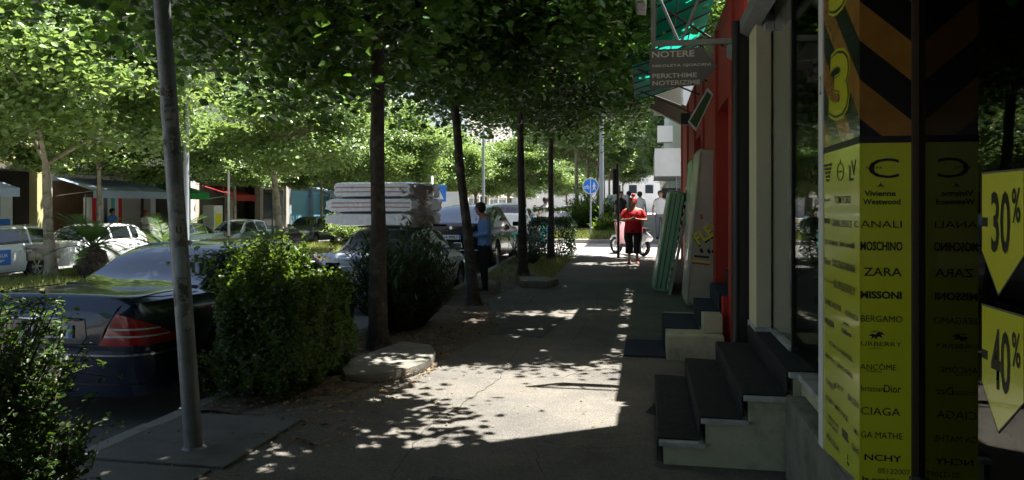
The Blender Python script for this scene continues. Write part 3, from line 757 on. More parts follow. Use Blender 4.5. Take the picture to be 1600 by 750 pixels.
for dx in (0, .1, .16): MB().prism([(.14 + dx, .76), (.17 + dx, .80), (.2 + dx, .74), (.18 + dx, .72)], -.009, -.004, 'Y').obj('print_mark', 'print', wm)

# ================================================================== CARS
def pchip(xs, ys, q):
    xs = np.array(xs, float); ys = np.array(ys, float); h = np.diff(xs); d = np.diff(ys) / h; m = np.zeros_like(ys)
    m[0] = d[0]; m[-1] = d[-1]
    for i in range(1, len(xs) - 1):
        if d[i - 1] * d[i] > 0:
            w1 = 2 * h[i] + h[i - 1]; w2 = h[i] + 2 * h[i - 1]; m[i] = (w1 + w2) / (w1 / d[i - 1] + w2 / d[i])
    i = np.clip(np.searchsorted(xs, q) - 1, 0, len(h) - 1); t = (q - xs[i]) / h[i]
    return ys[i] * (2 * t**3 - 3 * t**2 + 1) + h[i] * m[i] * (t**3 - 2 * t**2 + t) + ys[i + 1] * (-2 * t**3 + 3 * t**2) + h[i] * m[i + 1] * (t**3 - t**2)

def plan_at(plan, t):
    """point and outward normal at arc length t on a polyline plan [(x,y)...]"""
    for (a, b) in zip(plan[:-1], plan[1:]):
        l = math.dist(a, b)
        if t <= l or b == plan[-1]:
            u = t / l; nx, ny = (b[1] - a[1]) / l, -(b[0] - a[0]) / l
            return (a[0] + (b[0] - a[0]) * u, a[1] + (b[1] - a[1]) * u), (nx, ny)
        t -= l

def wrap_panel(name, mat, par, plan, t0, t1, zlo, zhi, off=.012, th=.03, n=12, side=1, kx=None, end=0, L=0, smooth=True):
    """panel following the plan curve of the car's end; side -1 mirrors it, end=1 puts it on the front"""
    m = MB(); V = []
    for i in range(n + 1):
        u = i / n; t = t0 + (t1 - t0) * u
        (x, y), (nx, ny) = plan_at(plan, t)
        for z in (zlo(u), (zlo(u) + zhi(u)) / 2, zhi(u)):
            s_ = kx(z) if kx else (1, 0)
            px = x * s_[0] + nx * off; py = y + s_[1] + ny * off
            V.append((px, py, z))
        for z in (zhi(u), zlo(u)):
            s_ = kx(z) if kx else (1, 0)
            V.append((x * s_[0] + nx * (off - th), y + s_[1] + ny * (off - th), z))
    F = []
    for i in range(n):
        for k in range(5):
            k2 = (k + 1) % 5; F.append((i * 5 + k, i * 5 + k2, (i + 1) * 5 + k2, (i + 1) * 5 + k))
    F += [(0, 1, 2, 3, 4), tuple(n * 5 + k for k in (4, 3, 2, 1, 0))]
    V = [(x * side, (L - y) if end else y, z) for x, y, z in V]
    m.add(V, F); return m.obj(name, mat, par, smooth=smooth, sharp=45)

def wheel(par, x, y, r, side, w=.21, spokes=7):
    t = MB().lathe([(r * .62, -w / 2), (r * .90, -w / 2), (r * .98, -w * .36), (r, -w * .1), (r, w * .1), (r * .98, w * .36), (r * .90, w / 2), (r * .62, w / 2), (r * .58, 0), (r * .62, -w / 2)], 36, 'X').obj('tyre', 'rubber', None, smooth=True, sharp=40)
    root = bpy.data.objects.new('wheel', t.data); link(root); bpy.data.objects.remove(t)
    root.parent = par; root.location = (x, y, r)
    m = MB(); m.lathe([(r * .66, -w * .46), (r * .66, w * .40), (r * .62, w * .46), (r * .585, w * .40), (r * .585, -w * .2), (0, -w * .2)], 36, 'X')
    m.lathe([(0, w * .42), (r * .13, w * .40), (r * .15, w * .1), (0, w * .1)], 16, 'X')
    for k in range(spokes):
        a = 2 * math.pi * k / spokes; c, s = math.cos(a), math.sin(a); q = r * .055
        vs = []
        for rr, xx, qq in ((r * .08, w * .38, q * 1.2), (r * .62, w * .40, q * 1.5), (r * .62, w * .12, q * 1.5), (r * .08, w * .1, q * 1.2)):
            for sg_ in (-1, 1): vs.append((xx, c * rr - s * qq * sg_, s * rr + c * qq * sg_))
        m.add(vs, [(0, 1, 3, 2), (2, 3, 5, 4), (4, 5, 7, 6), (6, 7, 1, 0), (0, 2, 4, 6), (1, 7, 5, 3)])
    rim = m.obj('rim', 'rim', root, smooth=True, sharp=35)
    if side < 0: root.rotation_euler.z = math.pi
    return root

def car(name, label, loc, rz, st, paint, glass, wheels, r, cat='car', group=None, sub=5, plates=None, W=None, detail=True, wspokes=7):
    """st: rows (y, zb, hw, zbelt, hb, zrail, hr, ztop) from the tail (y=0) to the nose. glass: dict side=[intervals], front=i, rear=i"""
    st = np.array(st, float); root = thing(name, label, cat, loc, rz, group); L = st[-1, 0]
    ys = []; kint = []
    for i in range(len(st) - 1):
        for k in range(sub): ys.append(st[i, 0] + (st[i + 1, 0] - st[i, 0]) * k / sub); kint.append(i)
    ys.append(L); ys = np.array(ys); Q = np.array([ys] + [pchip(st[:, 0], st[:, c], ys) for c in range(1, 8)]).T
    hsec = None; V = []
    for y, zb, hw, zbe, hb, zr_, hr, zt in Q:
        h = zbe - zb
        pts = [(0, zb), (.80 * hw, zb), (.93 * hw, zb + .03), (.982 * hw, zb + .16 * h), (hw, zb + .42 * h), (.995 * hw, zb + .66 * h), (hb + (hw - hb) * .62, zb + .84 * h), (hb + (hw - hb) * .2, zb + .955 * h), (hb, zbe)]
        for u in (.05, .35, .65, .93): pts.append((hb + (hr - hb) * u + .012 * math.sin(u * math.pi) * (1 if zr_ - zbe > .15 else 0), zbe + (zr_ - zbe) * u))
        pts += [(hr, zr_), (hr * .93, zr_ + (zt - zr_) * .40), (hr * .75, zr_ + (zt - zr_) * .72), (hr * .4, zr_ + (zt - zr_) * .94), (0, zt)]
        full = pts + [(-a, b) for a, b in pts[-2:0:-1]]
        hsec = len(pts); V += [(a, y, b) for a, b in full]
    n = 2 * hsec - 2; bm = bmesh.new(); bv = [bm.verts.new(v) for v in V]
    paneid = {}
    def pid(key): return paneid.setdefault(key, 2 + len(paneid))
    for j in range(len(Q) - 1):
        ki = kint[j]
        for k in range(n):
            k2 = (k + 1) % n; f = bm.faces.new((bv[j * n + k], bv[(j + 1) * n + k], bv[(j + 1) * n + k2], bv[j * n + k2])); f.smooth = True
            kk = k if k < hsec - 1 else n - 1 - k   # strip number counted from the bottom on either side
            sd = 0 if k < hsec - 1 else 1
            if ki in glass['side'] and 9 <= kk <= 11: f.material_index = pid(('side_window', ki, sd))
            elif ki == glass.get('front') and kk >= 14: f.material_index = pid(('windscreen', 0, 0))
            elif ki == glass.get('rear') and kk >= 14: f.material_index = pid(('rear_window', 0, 0))
    bm.faces.new([bv[k] for k in range(n)]); bm.faces.new([bv[(len(Q) - 1) * n + k] for k in range(n - 1, -1, -1)])
    bmesh.ops.recalc_face_normals(bm, faces=bm.faces)
    me = bpy.data.meshes.new('shell'); bm.to_mesh(me); bm.free()
    for i in range(2 + len(paneid)): me.materials.append(K[paint] if i == 0 else K['black'] if i == 1 else K['carglass'])
    sh = bpy.data.objects.new('shell', me); link(sh)
    cut = MB()
    hwm = st[:, 2].max()
    for wy in wheels:
        for s in (-1, 1):
            x0, x1 = (hwm - .27, hwm + .2) if s > 0 else (-hwm - .2, -hwm + .27)
            cut.lathe([(0, x0), (r * 1.14, x0), (r * 1.14, x1), (0, x1)], 32, 'X', (0, wy, r * 1.02))
    co = cut.obj('cut', 'black'); co.data.materials.append(K['black'])
    for p in co.data.polygons: p.material_index = 1
    md = sh.modifiers.new('b', 'BOOLEAN'); md.object = co; md.operation = 'DIFFERENCE'; md.solver = 'EXACT'; md.material_mode = 'INDEX'
    dg = bpy.context.evaluated_depsgraph_get(); ev = bpy.data.meshes.new_from_object(sh.evaluated_get(dg))
    bpy.data.objects.remove(sh); bpy.data.objects.remove(co)
    co_ = [v.co[:] for v in ev.vertices]
    groups = {}
    for p in ev.polygons: groups.setdefault(p.material_index, []).append((tuple(p.vertices), p.use_smooth))
    names = {0: 'body', 1: 'wheel_arch'}; names.update({v: k[0] for k, v in paneid.items()})
    for gi, fs in groups.items():
        used = sorted({i for f, _ in fs for i in f}); mp = {a: b for b, a in enumerate(used)}
        m2 = bpy.data.meshes.new(names[gi]); m2.from_pydata([co_[i] for i in used], [], [[mp[i] for i in f] for f, _ in fs])
        m2.polygons.foreach_set('use_smooth', [True] * len(m2.polygons)); m2.set_sharp_from_angle(angle=rad(32))
        m2.materials.append(K[paint] if gi == 0 else K['black'] if gi == 1 else K['carglass'])
        meshobj(names[gi], m2, root)
    for wy in wheels:
        for s in (-1, 1): wheel(root, s * (hwm - .115), wy, r, s, spokes=wspokes)
    # mirrors and handles, door seams
    if detail:
        fy = st[glass['front'], 0] if 'front' in glass else L * .7
        rowf = st[glass['front']]
        for s in (-1, 1):
            mm = MB().box(-.09, .09, -.05, .05, -.06, .07).obj('door_mirror', paint, root, bevel=.03, smooth=True)
            mm.location = (s * (rowf[4] + .13), rowf[0] + .28, rowf[3] + .07)
        belt = st[:, 3]
        for ky in glass['side']:
            y0, y1 = st[ky, 0], st[ky + 1, 0]
            for s in (-1, 1):
                hwq = float(pchip(st[:, 0], st[:, 2], np.array([y0 + .12]))[0])
                MB().box(s * hwq - .012, s * hwq + .016, y0 + .06, y0 + .22, rowf[3] - .16, rowf[3] - .125).obj('door_handle', paint, root, bevel=.008)
                q = pchip(st[:, 0], st[:, 2], np.array([y1]))[0]; zb_ = float(rowf[1])
                MB().box(s * q - .004, s * q + .0025, y1 - .006, y1 + .006, zb_ + .14, rowf[3] - .25).obj('door_seam', 'black', root)
    return root

def plate(par, x, y, z, s='', face='front', blue=True, w=.52):
    p = MB().box(x - w / 2, x + w / 2, y - .006, y + .006, z - .055, z + .055).obj('number_plate', 'plate', par, bevel=.004)
    sg_ = -1 if face == 'front' else 1
    for e in (-1, 1): MB().box(x + e * (w / 2 - .022) - .02, x + e * (w / 2 - .022) + .02, y - .008, y + .008, z - .053, z + .053).obj('blue_band', 'blue', p)
    if s: text(s, 'print', p, (x, y + sg_ * .0085, z), w * .74, .075, face, .02)
    return p

# --- the dark blue saloon, nearest
ms = [(0.00, .42, .60, .87, .55, .92, .47, .94), (.025, .36, .74, .91, .66, .95, .57, .98), (.10, .27, .86, 1.00, .76, 1.045, .66, 1.07), (.30, .22, .915, 1.0, .80, 1.04, .72, 1.075), (1.02, .22, .93, .99, .82, 1.03, .73, 1.065),
      (1.78, .22, .93, .98, .80, 1.33, .61, 1.375), (2.05, .22, .93, .975, .80, 1.375, .61, 1.42), (2.12, .22, .93, .975, .80, 1.38, .61, 1.425), (3.05, .22, .93, .96, .80, 1.37, .60, 1.42), (3.40, .22, .93, .95, .80, 1.31, .60, 1.36),
      (4.12, .22, .92, .93, .79, .955, .70, .985), (4.85, .24, .86, .80, .74, .82, .60, .84), (5.04, .38, .70, .66, .62, .68, .5, .70)]
merc = car('parked_car', 'dark navy saloon parked beside the near hedge, seen from the rear', (-5.0, 5.45, -.17), 0, ms, 'paint_navy', dict(side=[4, 5, 7, 9], rear=4, front=9), (1.15, 4.12), .335)
mplan = [(0, 0), (.60, 0), (.74, .025), (.81, .06), (.86, .10), (.895, .2), (.915, .3), (.93, .6), (.935, 1.0)]
def kx(z): return (1 - .045 * clamp((z - .75) / .13) - .075 * clamp((z - .88) / .12), .0)
wrap_panel('bumper', 'paint_navy', merc, [(0, -.06), (.55, -.05), (.72, -.02), (.84, .04), (.92, .14), (.955, .3), (.96, .8)], 0, 1.45, lambda u: .24, lambda u: .60, .0, .12, 24, 1)
wrap_panel('bumper', 'paint_navy', merc, [(0, -.06), (.55, -.05), (.72, -.02), (.84, .04), (.92, .14), (.955, .3), (.96, .8)], 0, 1.45, lambda u: .24, lambda u: .60, .0, .12, 24, -1)
for s in (1, -1):
    wrap_panel('chrome_strip', 'chrome', merc, [(0, -.06), (.55, -.05), (.72, -.02), (.84, .04), (.92, .14), (.955, .3), (.96, .8)], 0, 1.4, lambda u: .575, lambda u: .59, .007, .02, 24, s)
    wrap_panel('bumper_seam', 'black', merc, [(0, -.06), (.55, -.05), (.72, -.02), (.84, .04), (.92, .14), (.955, .3), (.96, .8)], 0, 1.4, lambda u: .335, lambda u: .35, .002, .02, 24, s)
    tl = wrap_panel('tail_light', 'redlamp', merc, mplan, .50, 1.22, lambda u: .655, lambda u: .665 + .26 * (min(u / .28, 1) ** .9) * (1 - max(0, u - .28) / .72) ** .75, .014, .04, 24, s, kx)
    wrap_panel('light_band', 'whitelamp', tl, mplan, .60, 1.02, lambda u: .785, lambda u: .785 + .018 * (1 - u * .5), .019, .02, 14, s, kx)
    wrap_panel('light_band', 'whitelamp', tl, mplan, .56, 1.10, lambda u: .725, lambda u: .725 + .018 * (1 - u * .5), .019, .02, 14, s, kx)
    # boot lid shut line
    MB().tube([(s * .50, -.012, .655), (s * .56, -.008, .80), (s * .64, .03, .96), (s * .70, .12, 1.035), (s * .745, .5, 1.052), (s * .755, 1.0, 1.045)], .006, 5).obj('shut_line', 'black', merc)
MB().tube([(-.50, -.012, .655), (.50, -.012, .655)], .006, 5).obj('shut_line', 'black', merc)
MB().prism([(-.33, .66), (.33, .66), (.38, .72), (.36, .88), (-.36, .88), (-.38, .72)], -.006, .004, 'Y').obj('plate_recess', 'paint_navy', merc, bevel=.003)
plate(merc, 0, -.014, .765, 'AA 327 KM')
MB().tube([(-.33, -.022, .87), (.33, -.022, .87)], .013, 8).obj('chrome_handle', 'chrome', merc, smooth=True)
MB().lathe([(.0, 0), (.03, .0), (.02, .03), (.004, .05), (.003, .075), (0, .08)], 10).obj('roof_antenna', 'dark', merc, loc=(0, 1.98, 1.405))
MB().tube([(-.72, 1.03, 1.05), (.72, 1.03, 1.05)], .012, 6).obj('window_trim', 'black', merc)
for s in (1, -1):
    wrap_panel('headlight', 'whitelamp', merc, [(0, 0), (.5, .04), (.68, .1), (.80, .25), (.87, .5)], .42, .98, lambda u: .60, lambda u: .76, .02, .05, 10, s, None, 1, 5.02)
    wrap_panel('indicator', 'amber', merc, [(0, 0), (.5, .04), (.68, .1), (.82, .25), (.89, .5)], .85, 1.05, lambda u: .60, lambda u: .72, .022, .05, 6, s, None, 1, 5.02)
MB().prism([(-.4, .40), (.4, .40), (.36, .66), (-.36, .66)], 5.02, 5.06, 'Y').obj('grille', 'chrome', merc, bevel=.01)

# --- generic outlines
def hatch(L=4.0, Hh=1.45, w=.86):
    k = Hh / 1.45; return [(0.0, .42, w * .82, .90 * k, w * .74, .96 * k, w * .66, .98 * k), (.10, .26, w * .95, .93 * k, w * .86, 1.02 * k, w * .72, 1.05 * k), (.62, .22, w * .99, .94 * k, w * .87, 1.35 * k, w * .66, 1.40 * k),
            (.95, .22, w, .94 * k, w * .88, 1.38 * k, w * .66, 1.44 * k), (1.02, .22, w, .94 * k, w * .88, 1.385 * k, w * .66, 1.445 * k), (L * .47, .22, w, .93 * k, w * .88, 1.39 * k, w * .66, 1.45 * k), (L * .49, .22, w, .93 * k, w * .88, 1.39 * k, w * .66, 1.45 * k),
            (L * .62, .22, w, .92 * k, w * .88, 1.34 * k, w * .65, 1.39 * k), (L * .79, .22, w, .90 * k, w * .86, .93 * k, w * .78, .96 * k), (L * .95, .24, w * .94, .78 * k, w * .8, .80 * k, w * .66, .82 * k), (L, .36, w * .76, .62 * k, w * .68, .64 * k, w * .55, .66 * k)]
HG = dict(side=[2, 4, 6, 7], rear=1, front=7)
def estate(L=4.4, Hh=1.45, w=.86):
    k = Hh / 1.45; return [(0.0, .42, w * .84, .90 * k, w * .76, 1.0 * k, w * .68, 1.02 * k), (.08, .26, w * .95, .94 * k, w * .87, 1.06 * k, w * .74, 1.09 * k), (.40, .22, w * .99, .95 * k, w * .88, 1.36 * k, w * .70, 1.40 * k),
            (.95, .22, w, .95 * k, w * .88, 1.40 * k, w * .69, 1.44 * k), (1.02, .22, w, .95 * k, w * .88, 1.40 * k, w * .69, 1.45 * k), (L * .49, .22, w, .94 * k, w * .88, 1.40 * k, w * .68, 1.46 * k), (L * .51, .22, w, .94 * k, w * .88, 1.40 * k, w * .68, 1.46 * k),
            (L * .64, .22, w, .92 * k, w * .88, 1.34 * k, w * .66, 1.39 * k), (L * .79, .22, w, .90 * k, w * .86, .93 * k, w * .78, .96 * k), (L * .95, .24, w * .94, .78 * k, w * .8, .80 * k, w * .66, .82 * k), (L, .36, w * .76, .62 * k, w * .68, .64 * k, w * .55, .66 * k)]
def saloon(L=4.5, Hh=1.43, w=.87):
    k = Hh / 1.43; return [(0.0, .42, w * .82, .86 * k, w * .72, .92 * k, w * .62, .94 * k), (.10, .26, w * .95, .95 * k, w * .84, 1.0 * k, w * .74, 1.02 * k), (.62, .22, w * .99, .95 * k, w * .87, .99 * k, w * .78, 1.02 * k),
            (1.30, .22, w, .95 * k, w * .87, 1.33 * k, w * .66, 1.37 * k), (1.37, .22, w, .95 * k, w * .87, 1.345 * k, w * .66, 1.39 * k), (L * .49, .22, w, .93 * k, w * .87, 1.38 * k, w * .66, 1.43 * k), (L * .51, .22, w, .93 * k, w * .87, 1.38 * k, w * .66, 1.43 * k),
            (L * .64, .22, w, .92 * k, w * .87, 1.31 * k, w * .65, 1.36 * k), (L * .79, .22, w, .90 * k, w * .86, .93 * k, w * .78, .96 * k), (L * .95, .24, w * .94, .78 * k, w * .8, .80 * k, w * .66, .82 * k), (L, .36, w * .76, .62 * k, w * .68, .64 * k, w * .55, .66 * k)]
SG = dict(side=[2, 4, 6, 7], rear=2, front=7)
GP = [(0, -.02), (.5, -.01), (.68, .02), (.78, .08), (.835, .18), (.865, .4), (.875, .8)]
def lamps(c, L, w=.86, zt=.84, zf=.68, k=1.0, tail='redlamp', hgt=.16):
    s_ = w / .875; pl_ = [(x * s_, y) for x, y in GP]
    for s in (1, -1):
        wrap_panel('tail_light', tail, c, pl_, .52 * s_, 1.0 * s_, lambda u: zt - .06 - .03 * (1 - u), lambda u: zt + hgt * .7, .014, .04, 10, s, lambda z: (1 - .12 * max(0, z - .6), .02))
        wrap_panel('headlight', 'whitelamp', c, pl_, .36 * s_, .92 * s_, lambda u: zf - .07 + .02 * u, lambda u: zf + .07, .02, .05, 10, s, lambda z: (.92, .04), 1, L)
        wrap_panel('bumper', 'paint_slate' if c.get('dk') else c['bp'], c, pl_, 0, 1.3 * s_, lambda u: .25, lambda u: .50, .03, .09, 14, s)
        wrap_panel('bumper', c['bp'], c, pl_, 0, 1.2 * s_, lambda u: .25, lambda u: .48, .02, .09, 14, s, None, 1, L)
    MB().box(-.33, .33, L - .02, L + .012, .50, .60).obj('grille', 'black', c, bevel=.01)
def mk(kind, name, label, loc, rz, paint, L, Hh, w, r=.31, group=None, **kw):
    st_, gl = {'hatch': (hatch, HG), 'estate': (estate, HG), 'saloon': (saloon, SG)}[kind]
    c = car(name, label, loc, rz, st_(L, Hh, w), paint, gl, (L * .19, L * .80), r, group=group, **kw)
    c['bp'] = paint; lamps(c, L, w); del c['bp']
    return c
# --- silver saloon carrying mattresses
sil = mk('saloon', 'parked_car', 'silver blue saloon with three wrapped mattresses on its roof', (-4.72, 11.6, zr(-4.5, 12.5)), 0, 'paint_silver', 4.4, 1.43, .87)
plate(sil, 0, -.045, .62, 'TR 4182 P')
text('SAFRANE', 'chrome', sil, (0, -.002, .86), .5, .05, 'front', .02) if False else None
MB().tube([(-.5, -.03, .80), (.5, -.03, .80)], .012, 6).obj('chrome_strip', 'chrome', sil)
for y in (1.7, 2.9): MB().box(-.7, .7, y, y + .05, 1.40, 1.44).obj('roof_bar', 'dark', sil)
def roof_mattress(z, y, x0, w, l, th, label, squash=0):
    t = thing('wrapped_mattress', label, 'mattress', (x0, y, z), 0, None)
    n = 40; V = []; ny = 16
    for j in range(ny + 1):
        e = min(j, ny - j); sh = [.5, .84, .95, 1][min(e, 3)]
        for k in range(n):
            a = 2 * math.pi * k / n; c, s = math.cos(a), math.sin(a)
            px = (abs(c) ** .16) * (1 if c > 0 else -1) * w / 2; pz = (abs(s) ** .30) * (1 if s > 0 else -1) * th / 2
            px += .015 * math.sin(k * 2.3 + j * .7) + (-.09 * squash * max(0, -c) ** 8 if squash else 0)
            V.append((w / 2 + px * (1 - (1 - sh) * .06), l * j / ny - (.0), th / 2 + pz * (.6 + .4 * sh) * 1.02 + .008 * math.sin(k * 1.7 + j)))
    F = [(j * n + k, j * n + (k + 1) % n, (j + 1) * n + (k + 1) % n, (j + 1) * n + k) for j in range(ny) for k in range(n)]
    F += [tuple(range(n)), tuple(ny * n + k for k in range(n - 1, -1, -1))]
    MB().add(V, F).obj('plastic_wrap', 'plastic', t, smooth=True, sharp=60)
    for dz in (.36, .64) if not squash == 2 else ():
        MB().tube([(.05, -.006, th * dz), (w * .5, -.008, th * dz + .004), (w - .05, -.006, th * dz)], .007, 6).obj('red_piping', 'redgloss', t)
    return t
zb = zr(-4.5, 12.5) + 1.44
roof_mattress(zb, 12.75, -5.68, 1.5, 2.0, .25, 'lowest wrapped white mattress on the silver car roof', 2)
roof_mattress(zb + .25, 12.7, -5.74, 1.6, 2.0, .27, 'middle wrapped mattress with pointed end on the silver car roof', 1)
roof_mattress(zb + .52, 12.75, -5.68, 1.48, 2.0, .29, 'topmost wrapped mattress with red piping on the silver car roof', 0)
wf = thing('packing_film', 'crumpled brownish plastic film hanging off the mattress ends', 'plastic film', (-4.24, 12.8, zb))
V = []; nu, nv = 14, 16
for j in range(nv + 1):
    for i in range(nu + 1):
        u = i / nu; v = j / nv
        V.append((-.12 + .42 * math.sin(u * 3.1) * (.8 + .2 * math.sin(v * 7)) + .05 * math.sin(j * 2.1 + i), u * 1.2 - .05 + .05 * math.sin(i * 1.9 + j * 1.3), -.02 + v * .8 - .10 * u * v))
F = [(j * (nu + 1) + i, j * (nu + 1) + i + 1, (j + 1) * (nu + 1) + i + 1, (j + 1) * (nu + 1) + i) for j in range(nv) for i in range(nu)]
MB().add(V, F).obj('film', 'brownfilm', wf, smooth=True)
# --- black SUV coupe
bs = [(0.0, .50, .80, 1.02, .72, 1.12, .62, 1.14), (.10, .34, .94, 1.08, .84, 1.18, .72, 1.21), (.30, .30, .98, 1.09, .87, 1.22, .74, 1.27), (1.35, .28, .99, 1.08, .88, 1.56, .64, 1.62), (1.42, .28, .99, 1.08, .88, 1.57, .64, 1.63),
      (2.45, .28, .99, 1.06, .88, 1.62, .64, 1.69), (2.52, .28, .99, 1.06, .88, 1.62, .64, 1.69), (3.15, .28, .99, 1.05, .88, 1.56, .64, 1.62), (3.75, .28, .99, 1.04, .87, 1.07, .78, 1.11), (4.65, .32, .94, .96, .82, .98, .68, 1.01), (4.88, .45, .78, .80, .7, .82, .58, .84)]
bz = zr(-4.85, 19); suv = car('parked_car', 'black coupe SUV parked ahead of the man in blue', (-4.78, 17.7, bz), 0, bs, 'paint_black', dict(side=[2, 4, 6, 7], rear=2, front=7), (.95, 3.88), .375)
suv['bp'] = 'paint_black'; lamps(suv, 4.88, .98, 1.0, .86, hgt=.14); del suv['bp']
plate(suv, 0, -.05, .87, 'AA 898LT')
MB().lathe([(0, 0), (.04, 0), (.04, .012), (0, .014)], 16, 'Y').obj('badge', 'chrome', suv, loc=(0, -.02, 1.1))
MB().tube([(-.7, -.05, .55), (.7, -.05, .55)], .012, 6).obj('bumper_seam', 'chrome', suv)
# --- cars across the street, noses towards the camera side
XF = -17.5
fz = -.345
wag = mk('estate', 'parked_car', 'white and black estate car with a blue panel at the left edge, across the street', (XF + .05, 18.6, fz), math.pi, 'paint_white', 4.5, 1.47, .87, .33, wspokes=6)
MB().box(-.885, -.872, 1.75, 2.9, .45, .85).obj('blue_panel', 'blue', wag)
text('TAXI MERKUR', 'white', wag, (-.887, 2.3, .70), .9, .09, (rad(90), 0, rad(-90)), .02)
text('SHOP', 'white', wag, (-.887, 2.3, .56), .7, .07, (rad(90), 0, rad(-90)), .02)
for s in (-1, 1): MB().tube([(s * .58, .6, 1.47), (s * .58, 2.8, 1.49)], .014, 6).obj('roof_rail', 'steel', wag)
# dark rear quarter of the estate
MB().prism([(.05, .50), (1.25, .50), (1.25, .93), (.9, .95), (.1, .93)], -.874, -.866, 'X').obj('dark_quarter_panel', 'paint_slate', wag)
mk('hatch', 'parked_car', 'white hatchback parked behind the pale tree trunk and the palm', (XF, 22.75, fz), math.pi, 'paint_white', 3.95, 1.44, .84, .30)
mk('saloon', 'parked_car', 'silver white car mostly hidden between the second palm and the metal pole', (XF, 27.4, fz), math.pi, 'paint_silver', 4.2, 1.38, .85)
mk('saloon', 'parked_car', 'dark grey green saloon parked in front of the red canopy', (XF, 31.9, fz), math.pi, 'paint_grey', 4.3, 1.42, .86)
mk('hatch', 'parked_car', 'dark hatchback further along the far kerb', (XF, 38.5, fz), math.pi, 'paint_slate', 3.9, 1.46, .84)
mk('estate', 'parked_car', 'white car standing beyond the clipped hedge at the crossing', (-5.4, 27.8, zr(-5.4, 28)), .1, 'paint_white', 4.3, 1.55, .88)
mk('hatch', 'parked_car', 'grey car far up the street past the crossing', (-7.2, 40, zr(-7.2, 40)), 0, 'paint_silver', 3.9, 1.45, .84)
mk('hatch', 'parked_car', 'pale car in the distance behind the black post', (-5.2, 50, zr(-5.2, 50)), 0, 'paint_white', 3.9, 1.45, .84)
# ================================================================== TREES
def crown_mesh(name, n, rx, ry, rz, zc, size, mat, clusters=150, layer=.5, csize=.5, seed=1, flat=.45, under=.75, droop=.3, sun_gaps=(), shift=(0, 0, 0), xmax=None, extra=()):
    """leaves gathered in flattened clumps through an ellipsoid of radii rx, ry, rz about height zc"""
    global rng
    keep = rng; rng = np.random.default_rng(seed)
    cc = []
    while len(cc) < clusters:
        p = rng.normal(0, 1, 3); p /= np.linalg.norm(p); p *= rng.uniform(.25, 1.0) ** .45
        if p[2] < -under: continue
        wob = 1 + .18 * math.sin(p[0] * 5 + seed) * math.cos(p[1] * 4.3 + seed * 2)
        cc.append((p[0] * rx * wob, p[1] * ry * wob, zc + p[2] * rz * wob))
    for e_ in extra: cc.append(e_)  # further clumps put in for the shade they cast on the pavement
    clusters = len(cc)
    cc = np.array(cc); w = rng.uniform(.5, 1.5, clusters); idx = rng.choice(clusters, n, p=w / w.sum())
    off = rng.normal(0, 1, (n, 3)); off *= csize * (w[idx] ** .5)[:, None] * np.array([1, 1, layer])
    C = cc[idx] + off
    C = C + np.array(shift); S_ = np.array(sv); ok = np.ones(n, bool)
    for gp, gr in sun_gaps:   # openings cut along the sun direction to let light onto chosen spots
        d_ = C - np.array(gp); d_ = d_ - (d_ @ S_)[:, None] * S_; ok &= (np.linalg.norm(d_, axis=1) > gr * (1 + .25 * np.sin(C[:, 0] * 7 + C[:, 1] * 9 + C[:, 2] * 5))) | (rng.random(n) < .04)
    if xmax: ok &= C[:, 0] < xmax + .22 * np.sin(C[:, 1] * 3.1) + .12 * np.sin(C[:, 2] * 6) + np.maximum(0, C[:, 2] - 4.7) * 4
    C = C[ok]; idx = idx[ok]
    # outward tilt of each clump so that the light catches clumps differently
    tilt = rng.normal(0, .35, (clusters, 3)); tilt[:, 2] = 0; out = cc - np.array([0, 0, zc]); out[:, 2] = 0
    tilt += out / max(rx, ry) * .35
    V, F = leafquads(C, size, up=tilt[idx], flat=flat, droop=droop)
    me = fastmesh(name, V, F, mat); rng = keep
    return me, cc + np.array(shift)

def trunk_at(tr, z):
    zs_ = [p[2] for p in tr]; return (float(np.interp(z, zs_, [p[0] for p in tr])), float(np.interp(z, zs_, [p[1] for p in tr])), float(z))

def limbs(name, trunk, r0, cc, mat, nl=9, seed=3, zc=4.5):
    """trunk with limbs that fork towards the clumps"""
    rr = random.Random(seed); m = MB(); top = Vector(trunk[-1]); n = len(trunk)
    rs = [r0 * (1.55 if i == 0 else 1.12 if i == 1 else 1 - .38 * i / (n - 1)) for i in range(n)]
    zz_ = np.linspace(trunk[0][2], trunk[-1][2], 34); tp = [trunk_at(trunk, z) for z in zz_]; rs = list(np.interp(zz_, [p[2] for p in trunk], rs)); tm = MB().tube(tp, rs, 20)
    V = list(tm.v)
    def bumpy(i, x, y, z):
        k = i // 20; c = trunk_at(trunk, z); dx, dy = x - c[0], y - c[1]; a = math.atan2(dy, dx)
        f = 1 + .05 * math.sin(a * 5 + z * 1.3) + .045 * math.sin(a * 3 - z * 4.1) + .035 * math.sin(a * 9 + z * 9) + .10 * max(0, math.sin(a + 1) * math.sin(z * 2.2 + r0 * 90)) ** 4 + .35 * max(0, .25 - z) * (1 + math.sin(a * 4 + 1))
        return (c[0] + dx * f, c[1] + dy * f, z)
    tm.v = [bumpy(i, *p) for i, p in enumerate(tm.v)]
    pick = rr.sample(range(len(cc)), min(nl, len(cc)))
    for q in pick:
        e = Vector(cc[q]); s = top.lerp(Vector(trunk[-2]), rr.uniform(0, .5)); mid = s.lerp(e, .5) + Vector((rr.uniform(-.2, .2), rr.uniform(-.2, .2), rr.uniform(.0, .45)))
        m.tube([s, s.lerp(mid, .5) + Vector((0, 0, .1)), mid, e], [r0 * .45, r0 * .34, r0 * .22, r0 * .06], 6, cap=False)
        for k in range(3):
            e2 = Vector(cc[rr.choice(range(len(cc)))]); d = e2 - mid
            if d.length > 1.6: d = d.normalized() * 1.6
            m.tube([mid, mid + d * .5 + Vector((0, 0, .12)), mid + d], [r0 * .16, r0 * .1, r0 * .03], 5, cap=False)
    return tm, m

